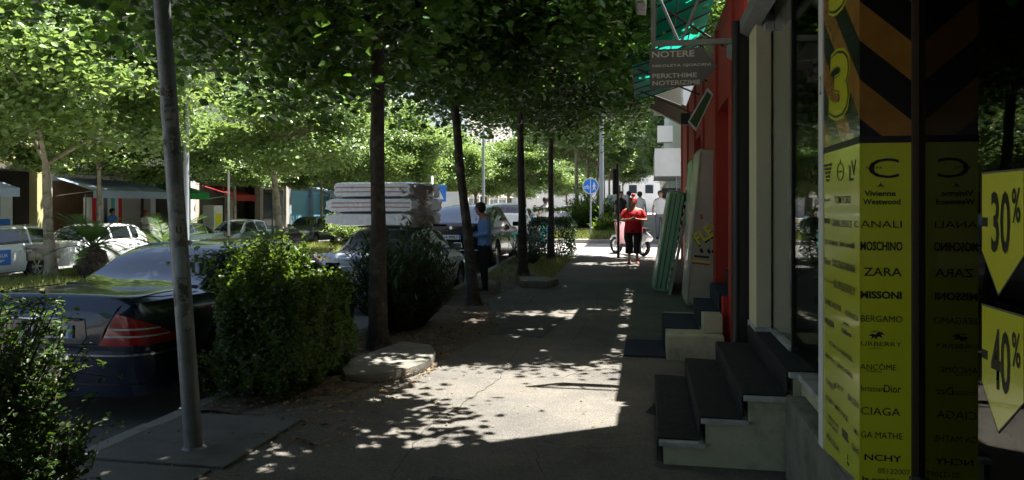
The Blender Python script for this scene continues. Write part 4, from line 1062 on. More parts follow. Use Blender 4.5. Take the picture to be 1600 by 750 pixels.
def tree(name, label, loc, trunk, r0, crown, cc, bark, rz=0, group=None, nl=9, seed=1, crown_rot=0, crown_scale=(1, 1, 1), shared=None):
    t = thing(name, label, 'tree', loc, rz, group)
    if shared is None:
        tm, lm = limbs('x', trunk, r0, cc, bark, nl, seed)
        a = tm.obj('trunk', bark, t, smooth=True); b = lm.obj('branches', bark, t, smooth=True)
        shared = (a.data, b.data)
    else:
        meshobj('trunk', shared[0], t); meshobj('branches', shared[1], t)
    c = meshobj('crown', crown, t, (0, 0, 0), (0, 0, crown_rot), crown_scale); c['kind'] = 'stuff'
    return t, shared

def pin(seed, n, reg, a, b):  # narrow openings towards the sun, put in for dapples of light
    q = random.Random(seed); return [((q.uniform(reg[0], reg[1]), q.uniform(reg[2], reg[3]), 0), q.uniform(a, b)) for _ in range(n)]
CA, ccA = crown_mesh('crown', 80000, 2.9, 3.0, 2.0, 4.75, .104, 'leaf', 200, .55, .40, 5, shift=(-.5, 0, 0), sun_gaps=[((-.25, -1.3, 1.2), .46), ((-.45, -1.75, 1.1), .46), ((-.3, -.5, 1.3), .3), ((-1.9, -1.4, 1.2), .35), ((1.9, -1.2, 0), .8), ((-2.2, -.5, 1.2), .5), ((-1.8, 5, 1.8), .5), ((-1.7, 3.85, .9), .5), ((.5, -.65, .1), .45), ((.95, -.9, 0), .45), ((1.45, -.8, 0), .55), ((1.2, -1.5, 0), .45), ((-2.3, -1.9, 1.0), .3)] + pin(4, 20, (.4, 2.4, -2.2, 1.5), .05, .14))
CB, ccB = crown_mesh('crown', 60000, 2.8, 2.8, 2.1, 4.75, .115, 'leaf', 190, .5, .42, 9)
C0_, cc0 = crown_mesh('crown', 90000, 3.3, 3.3, 1.9, 5.0, .104, 'leaf', 200, .5, .42, 18, shift=(.2, 3.3, 0), sun_gaps=[((2.25, 6.1, 0), .75), ((2.3, 5.3, 0), .35), ((-.4, 5.9, 1.2), .48), ((-.45, 6.5, 1.0), .4)] + pin(3, 80, (-1.2, 2.3, 1.8, 5.2), .07, .15))
CC_, ccC = crown_mesh('crown', 104000, 3.6, 3.2, 2.2, 5.2, .108, 'leaf', 240, .5, .42, 14, shift=(1.1, 0, 0), xmax=2.35, extra=[(q.uniform(.6, 2.6), q.uniform(-2.7, -1.5), q.uniform(5.0, 6.0)) for q in [random.Random(8)] for _ in range(26)], sun_gaps=[((-1.9, .7, 1.8), .4), ((-1.9, -.1, 1.0), .45), ((-1.6, .9, 1.9), .35), ((1.0, -.6, 0), .35), ((2.14, -.4, 1.0), .6), ((1.6, 1.3, 0), .3), ((.2, 1.0, 0), .25)] + pin(5, 46, (.2, 2.7, -3.6, 2.4), .06, .19))
near = [  # x, y, lean x at top, radius, label
    (-2.95, .3, 0, .13, 'linden tree beside the camera whose crown shades the foreground, trunk out of the frame'),
    (-3.0, 7.95, .0, .098, 'nearest dark trunked tree, rising from the raised concrete slab'),
    (-2.83, 11.9, -.28, .088, 'leaning dark tree in front of the man in blue'),
    (-2.66, 15.8, -.05, .095, 'slim straight tree third in the row, beyond the black SUV'),
    (-2.5, 19.3, .0, .085, 'thin tree in front of the square clipped hedge at the crossing')]
for i, (x, y, lean, r, lab) in enumerate(near):
    me, cc = (CC_, ccC) if i in (2, 3, 4) else (C0_, cc0) if i == 0 else (CA, ccA) if i % 2 else (CB, ccB)
    z = rise(y); tr_ = [(0, 0, -.1), (lean * .05, 0, .25), (lean * .4, .02, 1.3), (lean * .85, -.02, 2.4), (lean * 1.2, 0, 3.6), (lean * 1.3, 0, 4.6)]
    tree('street_tree', lab, (x, y, z), tr_, r, me, cc, 'bark', 0, 'lindens along the sidewalk', 14, 20 + i, crown_rot=[0, 0, 0, 0, 0][i], crown_scale=[(1, 1, 1), (1.0, 1, 1), (1, 1, 1), (1., -1.0, 1.03), (1.0, 1, 1)][i])
shb = None  # trees added out of view to cut the light from behind the camera
for i, (x, y) in enumerate([(-3, -4), (-3, -8.5), (-3, -13), (-8.5, -12), (1.5, -14)]):
    _, shb = tree('street_tree', 'linden tree %s, seen only in reflections and shade' % ['just behind the camera', 'second behind the camera', 'third behind the camera', 'over the carriageway behind the camera', 'on the sidewalk far behind the camera'][i], (x, y, 0), [(0, 0, -.1), (0, 0, .3), (0, 0, 1.3), (0, 0, 2.4), (0, 0, 3.6)], .12, CB, ccB, 'bark', 0, 'lindens behind the camera', 10, 60, crown_rot=i * 1.3, shared=shb, crown_scale=(1.25, 1.25, 1.2))
# clipped trees in front of the far shops, big plane trees on the median, and rows beyond the crossing
CF, ccF = crown_mesh('crown', 24000, 1.8, 2.5, 1.85, 4.45, .135, 'farleaf', 85, .26, .36, 21, flat=.3, droop=.15)
CG, ccG = crown_mesh('crown', 24000, 1.75, 2.5, 1.9, 4.5, .135, 'farleaf', 80, .26, .36, 22, flat=.3, droop=.15)
CP, ccP = crown_mesh('crown', 50000, 3.8, 4.2, 3.0, 5.9, .15, 'farleaf', 110, .4, .46, 31, flat=.5)
sh = [None, None]
place = ['left of the blue poster shop', 'beside the pale yellow shop wall', 'in front of the shop with hanging clothes', 'before the blue awning', 'between the blue and green awnings', 'by the green canopy', 'by the red canopy',
         'in front of the light blue shopfront', 'before the white framed shop window', 'beyond the white framed window', 'past the small ramp', 'far along the opposite pavement', 'farther along the opposite pavement', 'near the far end of the opposite pavement', 'last in the opposite row']
for i in range(15):
    y = 14.5 + i * 4.6 ; k = i % 2
    me, cc = ((CF, ccF), (CG, ccG))[k]
    _, sh[k] = tree('clipped_tree', 'clipped light green tree ' + place[i], (-19.6 + R.uniform(-.2, .2), y, zr(-20, y) + .13), [(0, 0, -.1), (0, 0, .3), (.03, 0, 1.4), (0, .03, 2.6), (0, 0, 3.6)], .1, me, cc, 'planebark', 0,
                'clipped trees on the opposite pavement', 8, 40 + k, crown_rot=math.pi * (i % 4 > 1), crown_scale=(1, 1, R.uniform(.94, 1.06)), shared=sh[k])
tr_ = [(0, 0, -.1), (.02, 0, .3), (-.06, 0, 1.2), (-.1, 0, 2.3), (-.14, 0, 3.0)]
tree('plane_tree', 'big plane tree with pale mottled forked trunk on the median at the left', (-15.05, 16.5, zmed(-15, 16)), tr_, .135, CP, ccP, 'planebark', 0, None, 3, 77, crown_rot=.4, crown_scale=(.95, .9, .95))
tree('plane_tree', 'plane tree with mottled crooked trunk on the median above the bright hedge', (-14.1, 26.8, zmed(-15, 27)), [(0, 0, -.1), (0, 0, .3), (-.1, 0, 1.3), (-.2, 0, 2.4), (-.4, 0, 3.6), (-.3, 0, 4.6)], .15, CP, ccP, 'planebark', 0, None, 12, 78, crown_rot=2.0, crown_scale=(.9, .9, .9))
shm = None
for i, (x, y, lab) in enumerate([(-14.2, 38, 'plane tree on the median behind the roof mattresses'), (-14.3, 49, 'plane tree on the median behind the black SUV'), (-14.2, 61, 'distant plane tree on the median'), (-14.0, 75, 'most distant plane tree on the median'),
                          (-9.5, 58, 'broad tree far up the near carriageway edge'), (-9.0, 84, 'broad tree closing the far end of the street')]):
    t_, shm = tree('plane_tree', lab, (x, y, zr(x, y)), tr_, .15, CP, ccP, 'planebark', 0, 'plane trees up the street', 9, 79, crown_rot=i * 1.3, shared=shm, crown_scale=(.9, .9, .85))
for i, (x, y) in enumerate([(-3.0, 31.5), (-2.9, 36.5), (-2.8, 42), (-2.8, 48), (-2.8, 55), (-2.9, 64), (-2.5, 76), (3.0, 60), (2.0, 90)]):
    lab = ['tree on the island just past the blue round sign', 'second tree on the far side of the crossing', 'third tree past the crossing behind the woman in red', 'fourth tree past the crossing', 'fifth tree past the crossing',
           'sixth tree past the crossing', 'tree far up the right sidewalk', 'tree at the right of the far street end', 'last tree closing the sidewalk view'][i]
    k = i % 2; me, cc = ((CF, ccF), (CG, ccG))[k]
    tree('clipped_tree', lab, (x, y, .5), None, .1, me, cc, 'planebark', 0, 'trees beyond the crossing', crown_rot=i * 1.1, shared=sh[k], crown_scale=(1.15, 1.1, 1.2) if i < 7 else (1.6, 1.6, 1.7))

# ================================================================== HEDGES AND SHRUBS
def hedge(name, label, x0, x1, y0, y1, z0, z1, n, leaf, mat='hedgeleaf', seed=2, ragged=.05, core=True, cat='hedge'):
    global rng
    rng = np.random.default_rng(seed); t = thing(name, label, cat, ((x0 + x1) / 2, (y0 + y1) / 2, z0))
    hx, hy, hz = (x1 - x0) / 2, (y1 - y0) / 2, z1 - z0
    p = rng.uniform(-1, 1, (n, 3)); k = rng.integers(0, 5, n); dep = rng.random(n) ** 2 * .38
    for ax in range(3):
        s = (k == ax) if ax < 2 else ((k == 2) | (k == 3) | (k == 4) & (rng.random(n) < .3))
        sg_ = np.where(rng.random(n) < .5, -1, 1) if ax < 2 else np.ones(n)
        p[:, ax] = np.where(s, sg_ * (1 - dep), p[:, ax])
    # rounded corners
    r = np.maximum(1, (np.abs(p) ** 5).sum(1) ** (1 / 5) ); p = p / r[:, None] 
    lump = 1 + ragged * (np.sin(p[:, 0] * 6 + p[:, 2] * 5 + seed) + np.sin(p[:, 1] * 7 - p[:, 2] * 4) + .6 * np.sin(p[:, 0] * 13 + p[:, 1] * 11))
    C = np.stack([p[:, 0] * hx * lump, p[:, 1] * hy * lump, hz / 2 + p[:, 2] * hz / 2 * (1 + (lump - 1) * .6) * .96 + .02], 1) + rng.normal(0, .015, (n, 3))
    outw = np.stack([p[:, 0] ** 3, p[:, 1] ** 3, np.zeros(n)], 1) * .9
    V, F = leafquads(C, leaf, up=outw, flat=.6, droop=.1, width=.36); c = meshobj('foliage', fastmesh('foliage', V, F, mat), t)
    if core: MB().box(-hx * .72, hx * .72, -hy * .72, hy * .72, .12, hz * .8).obj('shade_core', 'hedgecore', t, bevel=.12)  # solid dark box standing in for the shade inside the hedge
    m = MB()
    for q in range(26):
        a, b = R.uniform(-hx * .7, hx * .7), R.uniform(-hy * .7, hy * .7)
        m.tube([(a * .7, b * .7, 0), (a, b, hz * .35), (a * 1.15, b * 1.15, hz * .8)], [.012, .008, .003], 5, cap=False)
    m.obj('stems', 'twig', t)
    return t
def sprigs(par, n, region, hz, leaf, mat, seed, z0=0, spread=.12, per=26, width=.34):
    """upright young shoots, leaves set along each shoot"""
    global rng
    rng = np.random.default_rng(seed); x0, x1, y0, y1 = region; C = []; m = MB()
    for i in range(n):
        a, b = rng.uniform(x0, x1), rng.uniform(y0, y1); h = hz * rng.uniform(.45, 1); dx, dy = rng.normal(0, spread, 2)
        m.tube([(a, b, z0), (a + dx * .5, b + dy * .5, z0 + h * .5), (a + dx, b + dy, z0 + h)], [.004, .003, .0015], 4, cap=False)
        u = rng.random(per) ** .8
        C.append(np.stack([a + dx * u, b + dy * u, z0 + h * u], 1) + rng.normal(0, leaf * .6, (per, 3)))
    C = np.concatenate(C); V, F = leafquads(C, leaf, flat=.7, droop=-.3, width=width)
    meshobj('young_shoots', fastmesh('young_shoots', V, F, mat), par)['kind'] = 'stuff'; m.obj('shoot_stems', 'twig', par)['kind'] = 'stuff'
h1 = hedge('hedge', 'dense clipped hedge with bright overgrown top between the navy car and the sidewalk', -3.74, -2.84, 5.75, 6.95, .0, .97, 40000, .036, seed=4, ragged=.05)
sprigs(h1, 190, (-.42, .10, -.5, .35), .50, .042, 'hedgeleaf', 5, .90, .09)
sprigs(h1, 240, (-.43, .42, -.58, .58), .11, .036, 'hedgeleaf', 6, .92, .05, 14)
sprigs(h1, 60, (-.45, .43, -.66, -.5), .5, .034, 'hedgeleaf', 8, .02, .15, 22)
h2 = hedge('hedge', 'squarish clipped dark hedge beyond the slim trees at the crossing', -3.25, -2.0, 19.7, 21.0, rise(19.7), 1.32, 9000, .05, 'darkleaf', seed=6, core=False)
sprigs(h2, 60, (-.55, .55, -.5, .5), .12, .05, 'hedgeleaf', 7, 1.28, .05, 12)
# foreground shrub, open and airy
global_shrub = thing('shrub', 'airy dark shrub at the lower left edge in front of the navy car', 'shrub', (-3.22, 3.02, 0))
rng = np.random.default_rng(33); m = MB(); C = []
for i in range(300):
    a = rng.uniform(0, 6.28); rr_ = rng.uniform(.15, 1) ** .6
    e = Vector((.56 * rr_ * math.cos(a), .52 * rr_ * math.sin(a), rng.uniform(.25, 1.14 + .1 * rng.random())))
    mid = Vector((e.x * .5, e.y * .5, e.z * .6))
    m.tube([(e.x * .12, e.y * .12, 0), mid, e], [.012, .007, .002], 5, cap=False)
    for k in range(7):
        d = Vector(rng.normal(0, .1, 3)); q = mid.lerp(e, rng.uniform(.1, 1)); m.tube([q, q + d], [.003, .001], 3, cap=False)
        u = rng.random(13)[:, None]; C.append(np.array(q)[None] + u * np.array(d)[None] * 1.1 + rng.normal(0, .018, (13, 3)))
C = np.concatenate(C); V, F = leafquads(C, .03, flat=.7, droop=.1, width=.33)
meshobj('foliage', fastmesh('foliage', V, F, 'shrubleaf'), global_shrub); m.obj('stems', 'twig', global_shrub)
# oleander like bush beside the first tree and the weedy one at the third
def longleaf(name, label, loc, rx, ry, h, n, seed, size=.15, mat='darkleaf', low=.12):
    t = thing(name, label, 'shrub', loc); q = np.random.default_rng(seed); m = MB(); CC = []; TT = []
    for i in range(n):
        a = q.uniform(0, 6.28); r_ = q.uniform(.1, 1) ** .55; e = np.array([rx * r_ * math.cos(a), ry * r_ * math.sin(a), h * q.uniform(.35, 1) * (1 - .25 * r_)])
        b = e * np.array([.3, .3, 0]); m.tube([b, (b + e) / 2 * np.array([1, 1, 1.05]), e], [.01, .006, .002], 4, cap=False)
        k = 16; u = q.uniform(low, 1.05, k)[:, None]; P_ = b + (e - b) * u
        th = q.uniform(0, 6.28, k); el = q.uniform(.1, 1.1, k)
        CC.append(P_); TT.append(np.stack([np.cos(th) * np.cos(el), np.sin(th) * np.cos(el), np.sin(el)], 1))
    C = np.concatenate(CC); T = np.concatenate(TT); nn = len(C); s = size * q.uniform(.6, 1.2, nn)[:, None]
    B = np.cross(T, np.array([0, 0, 1.0])); B /= np.linalg.norm(B, axis=1)[:, None]; N = np.cross(B, T)
    def p(u, v, w): return C + s * (u * B + v * T + w * N)
    V = np.stack([p(0, 0, 0), p(.1, .35, .03), p(.085, .7, .0), p(0, 1.0, -.06), p(-.085, .7, 0), p(-.1, .35, .03)], 1).reshape(-1, 3)
    F = (np.array([(0, 1, 2, 3), (0, 3, 4, 5)])[None] + 6 * np.arange(nn)[:, None, None]).reshape(-1, 4)
    meshobj('foliage', fastmesh('foliage', V, F, mat), t); m.obj('stems', 'twig', t)
    return t
longleaf('oleander', 'dark long leaved oleander bush behind the nearest tree trunk', (-3.2, 9.4, 0), .72, .9, 1.52, 430, 3)
longleaf('oleander', 'small dark leafy clump at the foot of the slim trees', (-2.95, 18.2, .18), .5, .8, .95, 130, 4, .11)
longleaf('shrub', 'bright green bush on the island behind the blue round sign', (-2.1, 30.5, .5), 1.25, 1.5, 1.75, 460, 5, .26, 'hedgeleaf')
longleaf('shrub', 'low bright bush at the foot of the grey lamp post on the island', (-1.4, 28.2, .46), .7, .7, .95, 120, 6, .3, 'hedgeleaf')
longleaf('shrub', 'green bush on the median beyond the roof mattresses', (-13.5, 33, -.0), 1.4, 2.4, 1.5, 260, 7, .26, 'farleaf')
# palms on the median: fronds one by one
def palm(label, loc, h, nf, fl, seed):
    t = thing('palm', label, 'palm', loc, 0, 'palms on the median'); q = random.Random(seed)
    MB().lathe([(.26, 0), (.34, .15), (.38, .35), (.30, h * .9), (.16, h)], 16).obj('trunk', 'bark', t, smooth=True)
    sm = MB()
    for k in range(90):
        a = q.uniform(0, 6.28); z = q.uniform(.05, h); r_ = .33
        c, s = math.cos(a), math.sin(a); o_ = (c * (r_ + .2), s * (r_ + .2), z + .12)
        sm.add([(c * r_ - s * .04, s * r_ + c * .04, z), (c * r_ + s * .04, s * r_ - c * .04, z), o_], [(0, 1, 2)])
    sm.obj('leaf_stubs', 'bark', t)
    for i in range(nf):
        a = i * 2.4 + q.uniform(-.2, .2); el = q.uniform(.15, 1.35); L = fl * q.uniform(.75, 1.1); pts = []
        for j in range(7):
            u = j / 6; e2 = el - .9 * u * u
            pts.append(((L * u * math.cos(el - .35 * u)) * math.cos(a), (L * u * math.cos(el - .35 * u)) * math.sin(a), h + L * u * math.sin(el) - .55 * L * u * u * (1 - el / 2.2)))
        V = []; F = []
        fan = Vector(pts[-3]); rdir = Vector(pts[-1]) - Vector(pts[-4])
        for j in range(24):
            u = .25 + .75 * j / 23; k0 = min(int(u * 6), 5); P0 = Vector(pts[k0]).lerp(Vector(pts[k0 + 1]), u * 6 - k0); d = (Vector(pts[k0 + 1]) - Vector(pts[k0])).normalized()
            sd = Vector((-math.sin(a), math.cos(a), 0)); ll = .42 * fl * (1 - .55 * u) * .8
            for s_ in (-1, 1):
                tip = P0 + (sd * s_ * .75 + d * .75 + Vector((0, 0, -.12 + .25 * (1 - u)))) * ll; b0 = len(V)
                V += [P0 - d * .018, P0 + d * .018, tip]; F.append((b0, b0 + 1, b0 + 2))
        m = MB(); m.add(V, F); m.tube(pts, [.018, .015, .012, .01, .008, .006, .003], 4, cap=False); m.obj('frond', 'palmleaf', t)
palm('squat palm with shaggy trunk between the pale tree and the white hatchback', (-13.9, 16.6, zmed(-14, 16)), .75, 30, 1.25, 3)
palm('young palm with arching fronds behind the metal pole', (-14.0, 19.6, zmed(-14, 19)), .45, 26, 1.55, 4)
palm('small palm showing over the bright hedge top', (-13.6, 25.2, zmed(-14, 25)), .35, 22, 1.2, 5)

# ================================================================== POLES AND SIGNS
pole = thing('metal_pole', 'leaning grey steel pole with torn paper stickers, nearest on the left', 'pole', (-3.01, 4.52, 0))
# the pole leans to the left as it rises
tx, ty = -.225, -.02
pts = [(tx * z / 3, ty * z / 3, z) for z in (-.05, .02, .8, 1.6, 2.4, 3.2, 4.2, 6.2)]
MB().tube(pts, [.062, .0605, .058, .056, .054, .052, .05, .046], 28).obj('shaft', 'galv', pole, smooth=True, sharp=50)
MB().lathe([(.085, 0), (.085, .015), (.066, .035), (.06, .035)], 24).obj('foot_collar', 'galv', pole, smooth=True, sharp=40)
def scrap(z0, z1, a0, a1, mat='paper', seed=0, lift=.0015):
    q = random.Random(seed); m = MB(); nu, nv = 9, 6; V = []
    for j in range(nv + 1):
        z = z0 + (z1 - z0) * j / nv
        for i in range(nu + 1):
            a = a0 + (a1 - a0) * i / nu + (q.uniform(-.12, .12) if i in (0, nu) else 0); zz = z + (q.uniform(-.012, .012) if j in (0, nv) else 0)
            r_ = .0585 - .0025 * zz * .9 + lift + .0005; V.append((tx * zz / 3 + r_ * math.cos(a), ty * zz / 3 + r_ * math.sin(a), zz))
    F = [(j * (nu + 1) + i, j * (nu + 1) + i + 1, (j + 1) * (nu + 1) + i + 1, (j + 1) * (nu + 1) + i) for j in range(nv) for i in range(nu)]
    m.add(V, F); return m.obj('paper_scrap', mat, pole, smooth=True)
for k, (z0, z1, a0, a1, mt) in enumerate([(2.36, 2.45, -2.4, -.4, 'paper'), (2.18, 2.34, -1.5, -.3, 'paper'), (2.22, 2.33, -2.7, -1.9, 'paper'), (2.0, 2.14, -1.2, -.2, 'paper'), (2.06, 2.12, -2.6, -1.7, 'paper'), (1.62, 1.80, -1.2, -.1, 'paper'), (1.42, 1.6, -1.5, -.2, 'paper'),
                                  (1.18, 1.38, -1.6, -.3, 'lampgrey'), (1.0, 1.16, -1.4, -.4, 'paper'), (.82, .96, -1.2, -.2, 'paper'), (1.84, 1.96, -2.8, -2.2, 'paper'), (1.3, 1.5, -2.9, -2.5, 'paper'), (.98, 1.08, -2.4, -1.9, 'dark')]): scrap(z0, z1, a0, a1, mt, k)
def pole_text(s, z, a, w, h):
    o = text(s, 'print', pole, (0, 0, 0), w, h, 'front', .02)
    me = o.data; o.rotation_euler = (0, 0, 0); co = np.array([v.co[:] for v in me.vertices])
    r_ = .0585 - .0025 * z + .003; aa = a + co[:, 0] / r_; zz = z + co[:, 1]
    me.vertices.foreach_set('co', np.stack([tx * zz / 3 + r_ * np.cos(aa), ty * zz / 3 + r_ * np.sin(aa), zz], 1).astype(np.float32).ravel()); me.update()
for s_, z, a, w, h in (('06723', 2.405, -1.25, .085, .035), ('0672 30', 2.29, -1.1, .06, .02), ('0691', 2.23, -1.1, .05, .02), ('U', 1.49, -.9, .035, .05)): pole_text(s_, z, a, w, h)
# lamp posts
def post(name, label, loc, h, r0, r1, mat, cat='lamp post', arm=None):
    t = thing(name, label, cat, loc)
    MB().tube([(0, 0, -.1), (0, 0, .3), (0, 0, h * .5), (0, 0, h)], [r0 * 1.2, r0, (r0 + r1) / 2, r1], 16).obj('shaft', mat, t, smooth=True, sharp=50)
    if arm:
        MB().tube([(0, 0, h - .05), (arm * .4, 0, h + .35), (arm, 0, h + .5)], [r1, r1 * .8, r1 * .7], 10).obj('arm', mat, t, smooth=True)
        MB().box(arm - .1, arm + .5, -.12, .12, h + .44, h + .56).obj('lamp_head', mat, t, bevel=.04)
    return t
post('lamp_post', 'pale grey lamp post on the median behind the metal pole', (-12.9, 19.0, zmed(-13, 19)), 8, .085, .06, 'lampgrey', arm=1.4)
p2 = post('lamp_post', 'thin white and grey post behind the lamp post by the red canopy', (-15.6, 25.6, zmed(-15, 25)), 3.1, .05, .04, 'white', 'post')
post('lamp_post', 'grey lamp post rising from the island bushes beside the blue sign', (-1.75, 28.6, .46), 7.5, .10, .07, 'lampgrey', arm=-1.4)
post('lamp_post', 'pale post beyond the leaning tree and the SUV', (-10.5, 46.9, .0), 6.5, .11, .08, 'lampgrey')
tlp = thing('traffic_light', 'slim black post with a traffic light head seen from behind, at the crossing', 'traffic light', (-.78, 20.15, rise(20.15)))
MB().tube([(0, 0, -.05), (.0, 0, 1), (-.03, 0, 2.55)], [.04, .036, .033], 14).obj('shaft', 'dark', tlp, smooth=True, sharp=50)
MB().box(-.15, .02, -.02, .14, 1.72, 2.42).obj('signal_head', 'black', tlp, bevel=.03)
for k in range(3): MB().lathe([(.06, .0), (.075, .0), (.075, .12), (.06, .12)], 16, 'Y', (-.065, .13, 1.86 + k * .22)).obj('visor', 'black', tlp, smooth=True, sharp=40)
# round blue shared path sign
rsn = thing('road_sign', 'round blue bicycle and pedestrian sign on a thin grey post', 'road sign', (-2.05, 27.1, rise(27.1)))
MB().tube([(0, 0, -.1), (0, 0, 2.25)], .03, 12).obj('post', 'lampgrey', rsn, smooth=True, sharp=50)
MB().lathe([(0, -.012), (.285, -.012), (.285, .004), (0, .004)], 36, 'Y', (0, -.045, 1.93)).obj('disc', 'blue', rsn)
MB().lathe([(.272, -.0145), (.292, -.0145), (.292, .006), (.272, .006), (.272, -.0145)], 36, 'Y', (0, -.045, 1.93)).obj('rim', 'white', rsn)
sm = MB(); yy = -.0595
def pz(p): sm.prism([(u, 1.93 + w) for u, w in p], yy, yy + .002, 'Y')
pz([(-.01, -.26), (.01, -.26), (.01, .26), (-.01, .26)])
for cx in (-.20, -.085):
    for p in ring(.034, .048, 14): pz([(u + cx, w - .05) for u, w in p])
pz([(-.2, -.055), (-.15, .02), (-.14, .015), (-.19, -.06)]); pz([(-.15, .01), (-.09, .02), (-.09, .032), (-.15, .022)]); pz([(-.15, .0), (-.11, -.05), (-.10, -.045), (-.14, .01)]); pz([(-.085, -.05), (-.105, .05), (-.095, .05), (-.075, -.05)])
pz([(.13 + .025 * math.cos(a), .10 + .03 * math.sin(a)) for a in [k * .7 for k in range(9)]]); pz([(.10, .065), (.16, .065), (.155, -.04), (.105, -.04)]); pz([(.105, -.04), (.135, -.04), (.10, -.15), (.075, -.145)]); pz([(.13, -.04), (.155, -.04), (.20, -.15), (.175, -.155)]); pz([(.10, .06), (.06, -.02), (.075, -.03), (.11, .04)]); pz([(.155, .06), (.205, -.0), (.195, -.015), (.15, .04)])
sm.obj('symbols', 'white', rsn)
# square pedestrian crossing sign
sq = thing('road_sign', 'square blue pedestrian crossing sign on a wooden looking post beside the mattress car', 'road sign', (-7.05, 23.7, zr(-7, 23.7)))
MB().tube([(0, 0, -.1), (0, 0, 2.6)], .045, 10).obj('post', 'steel', sq, smooth=True)
MB().box(-.05, .50, -.07, -.05, 1.75, 2.3).obj('panel', 'blue', sq, bevel=.006)
MB().prism([(.03, 1.83), (.43, 1.83), (.23, 2.2)], -.074, -.0705, 'Y').obj('triangle', 'white', sq)
MB().prism([(.20, 1.86), (.22, 1.86), (.235, 1.95), (.26, 1.86), (.28, 1.86), (.25, 2.03), (.27, 1.97), (.21, 2.04), (.19, 1.97)], -.0775, -.0745, 'Y').obj('walker', 'print', sq)
ws = thing('sign_panel', 'white blank rectangular sign beside the square crossing sign', 'sign', (-8.8, 32.9, zr(-8.8, 33)))
MB().tube([(0, 0, -.1), (0, 0, 1.7)], .04, 8).obj('post', 'white', ws); MB().box(-.6, .6, -.02, .02, 1.5, 2.3).obj('panel', 'white', ws)
ws = thing('sign_panel', 'small white board on the grey lamp post at the island', 'sign', (-1.2, 30.6, .5))
MB().tube([(0, 0, -.1), (0, 0, 1.5)], .03, 8).obj('post', 'white', ws); MB().box(-.42, .42, -.02, .02, 1.05, 1.62).obj('panel', 'white', ws)
# ================================================================== PEOPLE
def skinmesh(name, nodes, edges, mat, par, sub=2, root=0):
    me = bpy.data.meshes.new(name); me.from_pydata([n[0] for n in nodes], edges, []); me.materials.append(K[mat])
    o = meshobj(name, me, par)
    o.modifiers.new('skin', 'SKIN'); 
    for i, n in enumerate(nodes):
        s = me.skin_vertices[0].data[i]; r = n[1]; s.radius = (r, r) if not hasattr(r, '__len__') else r; s.use_root = (i == root)
    sb = o.modifiers.new('sub', 'SUBSURF'); sb.levels = sub; sb.render_levels = sub
    o.modifiers['skin'].use_smooth_shade = True
    dg = bpy.context.evaluated_depsgraph_get(); ev = bpy.data.meshes.new_from_object(o.evaluated_get(dg)); ev.name = name
    bpy.data.objects.remove(o); ev.polygons.foreach_set('use_smooth', [True] * len(ev.polygons)); ev.materials.clear(); ev.materials.append(K[mat])
    return meshobj(name, ev, par)
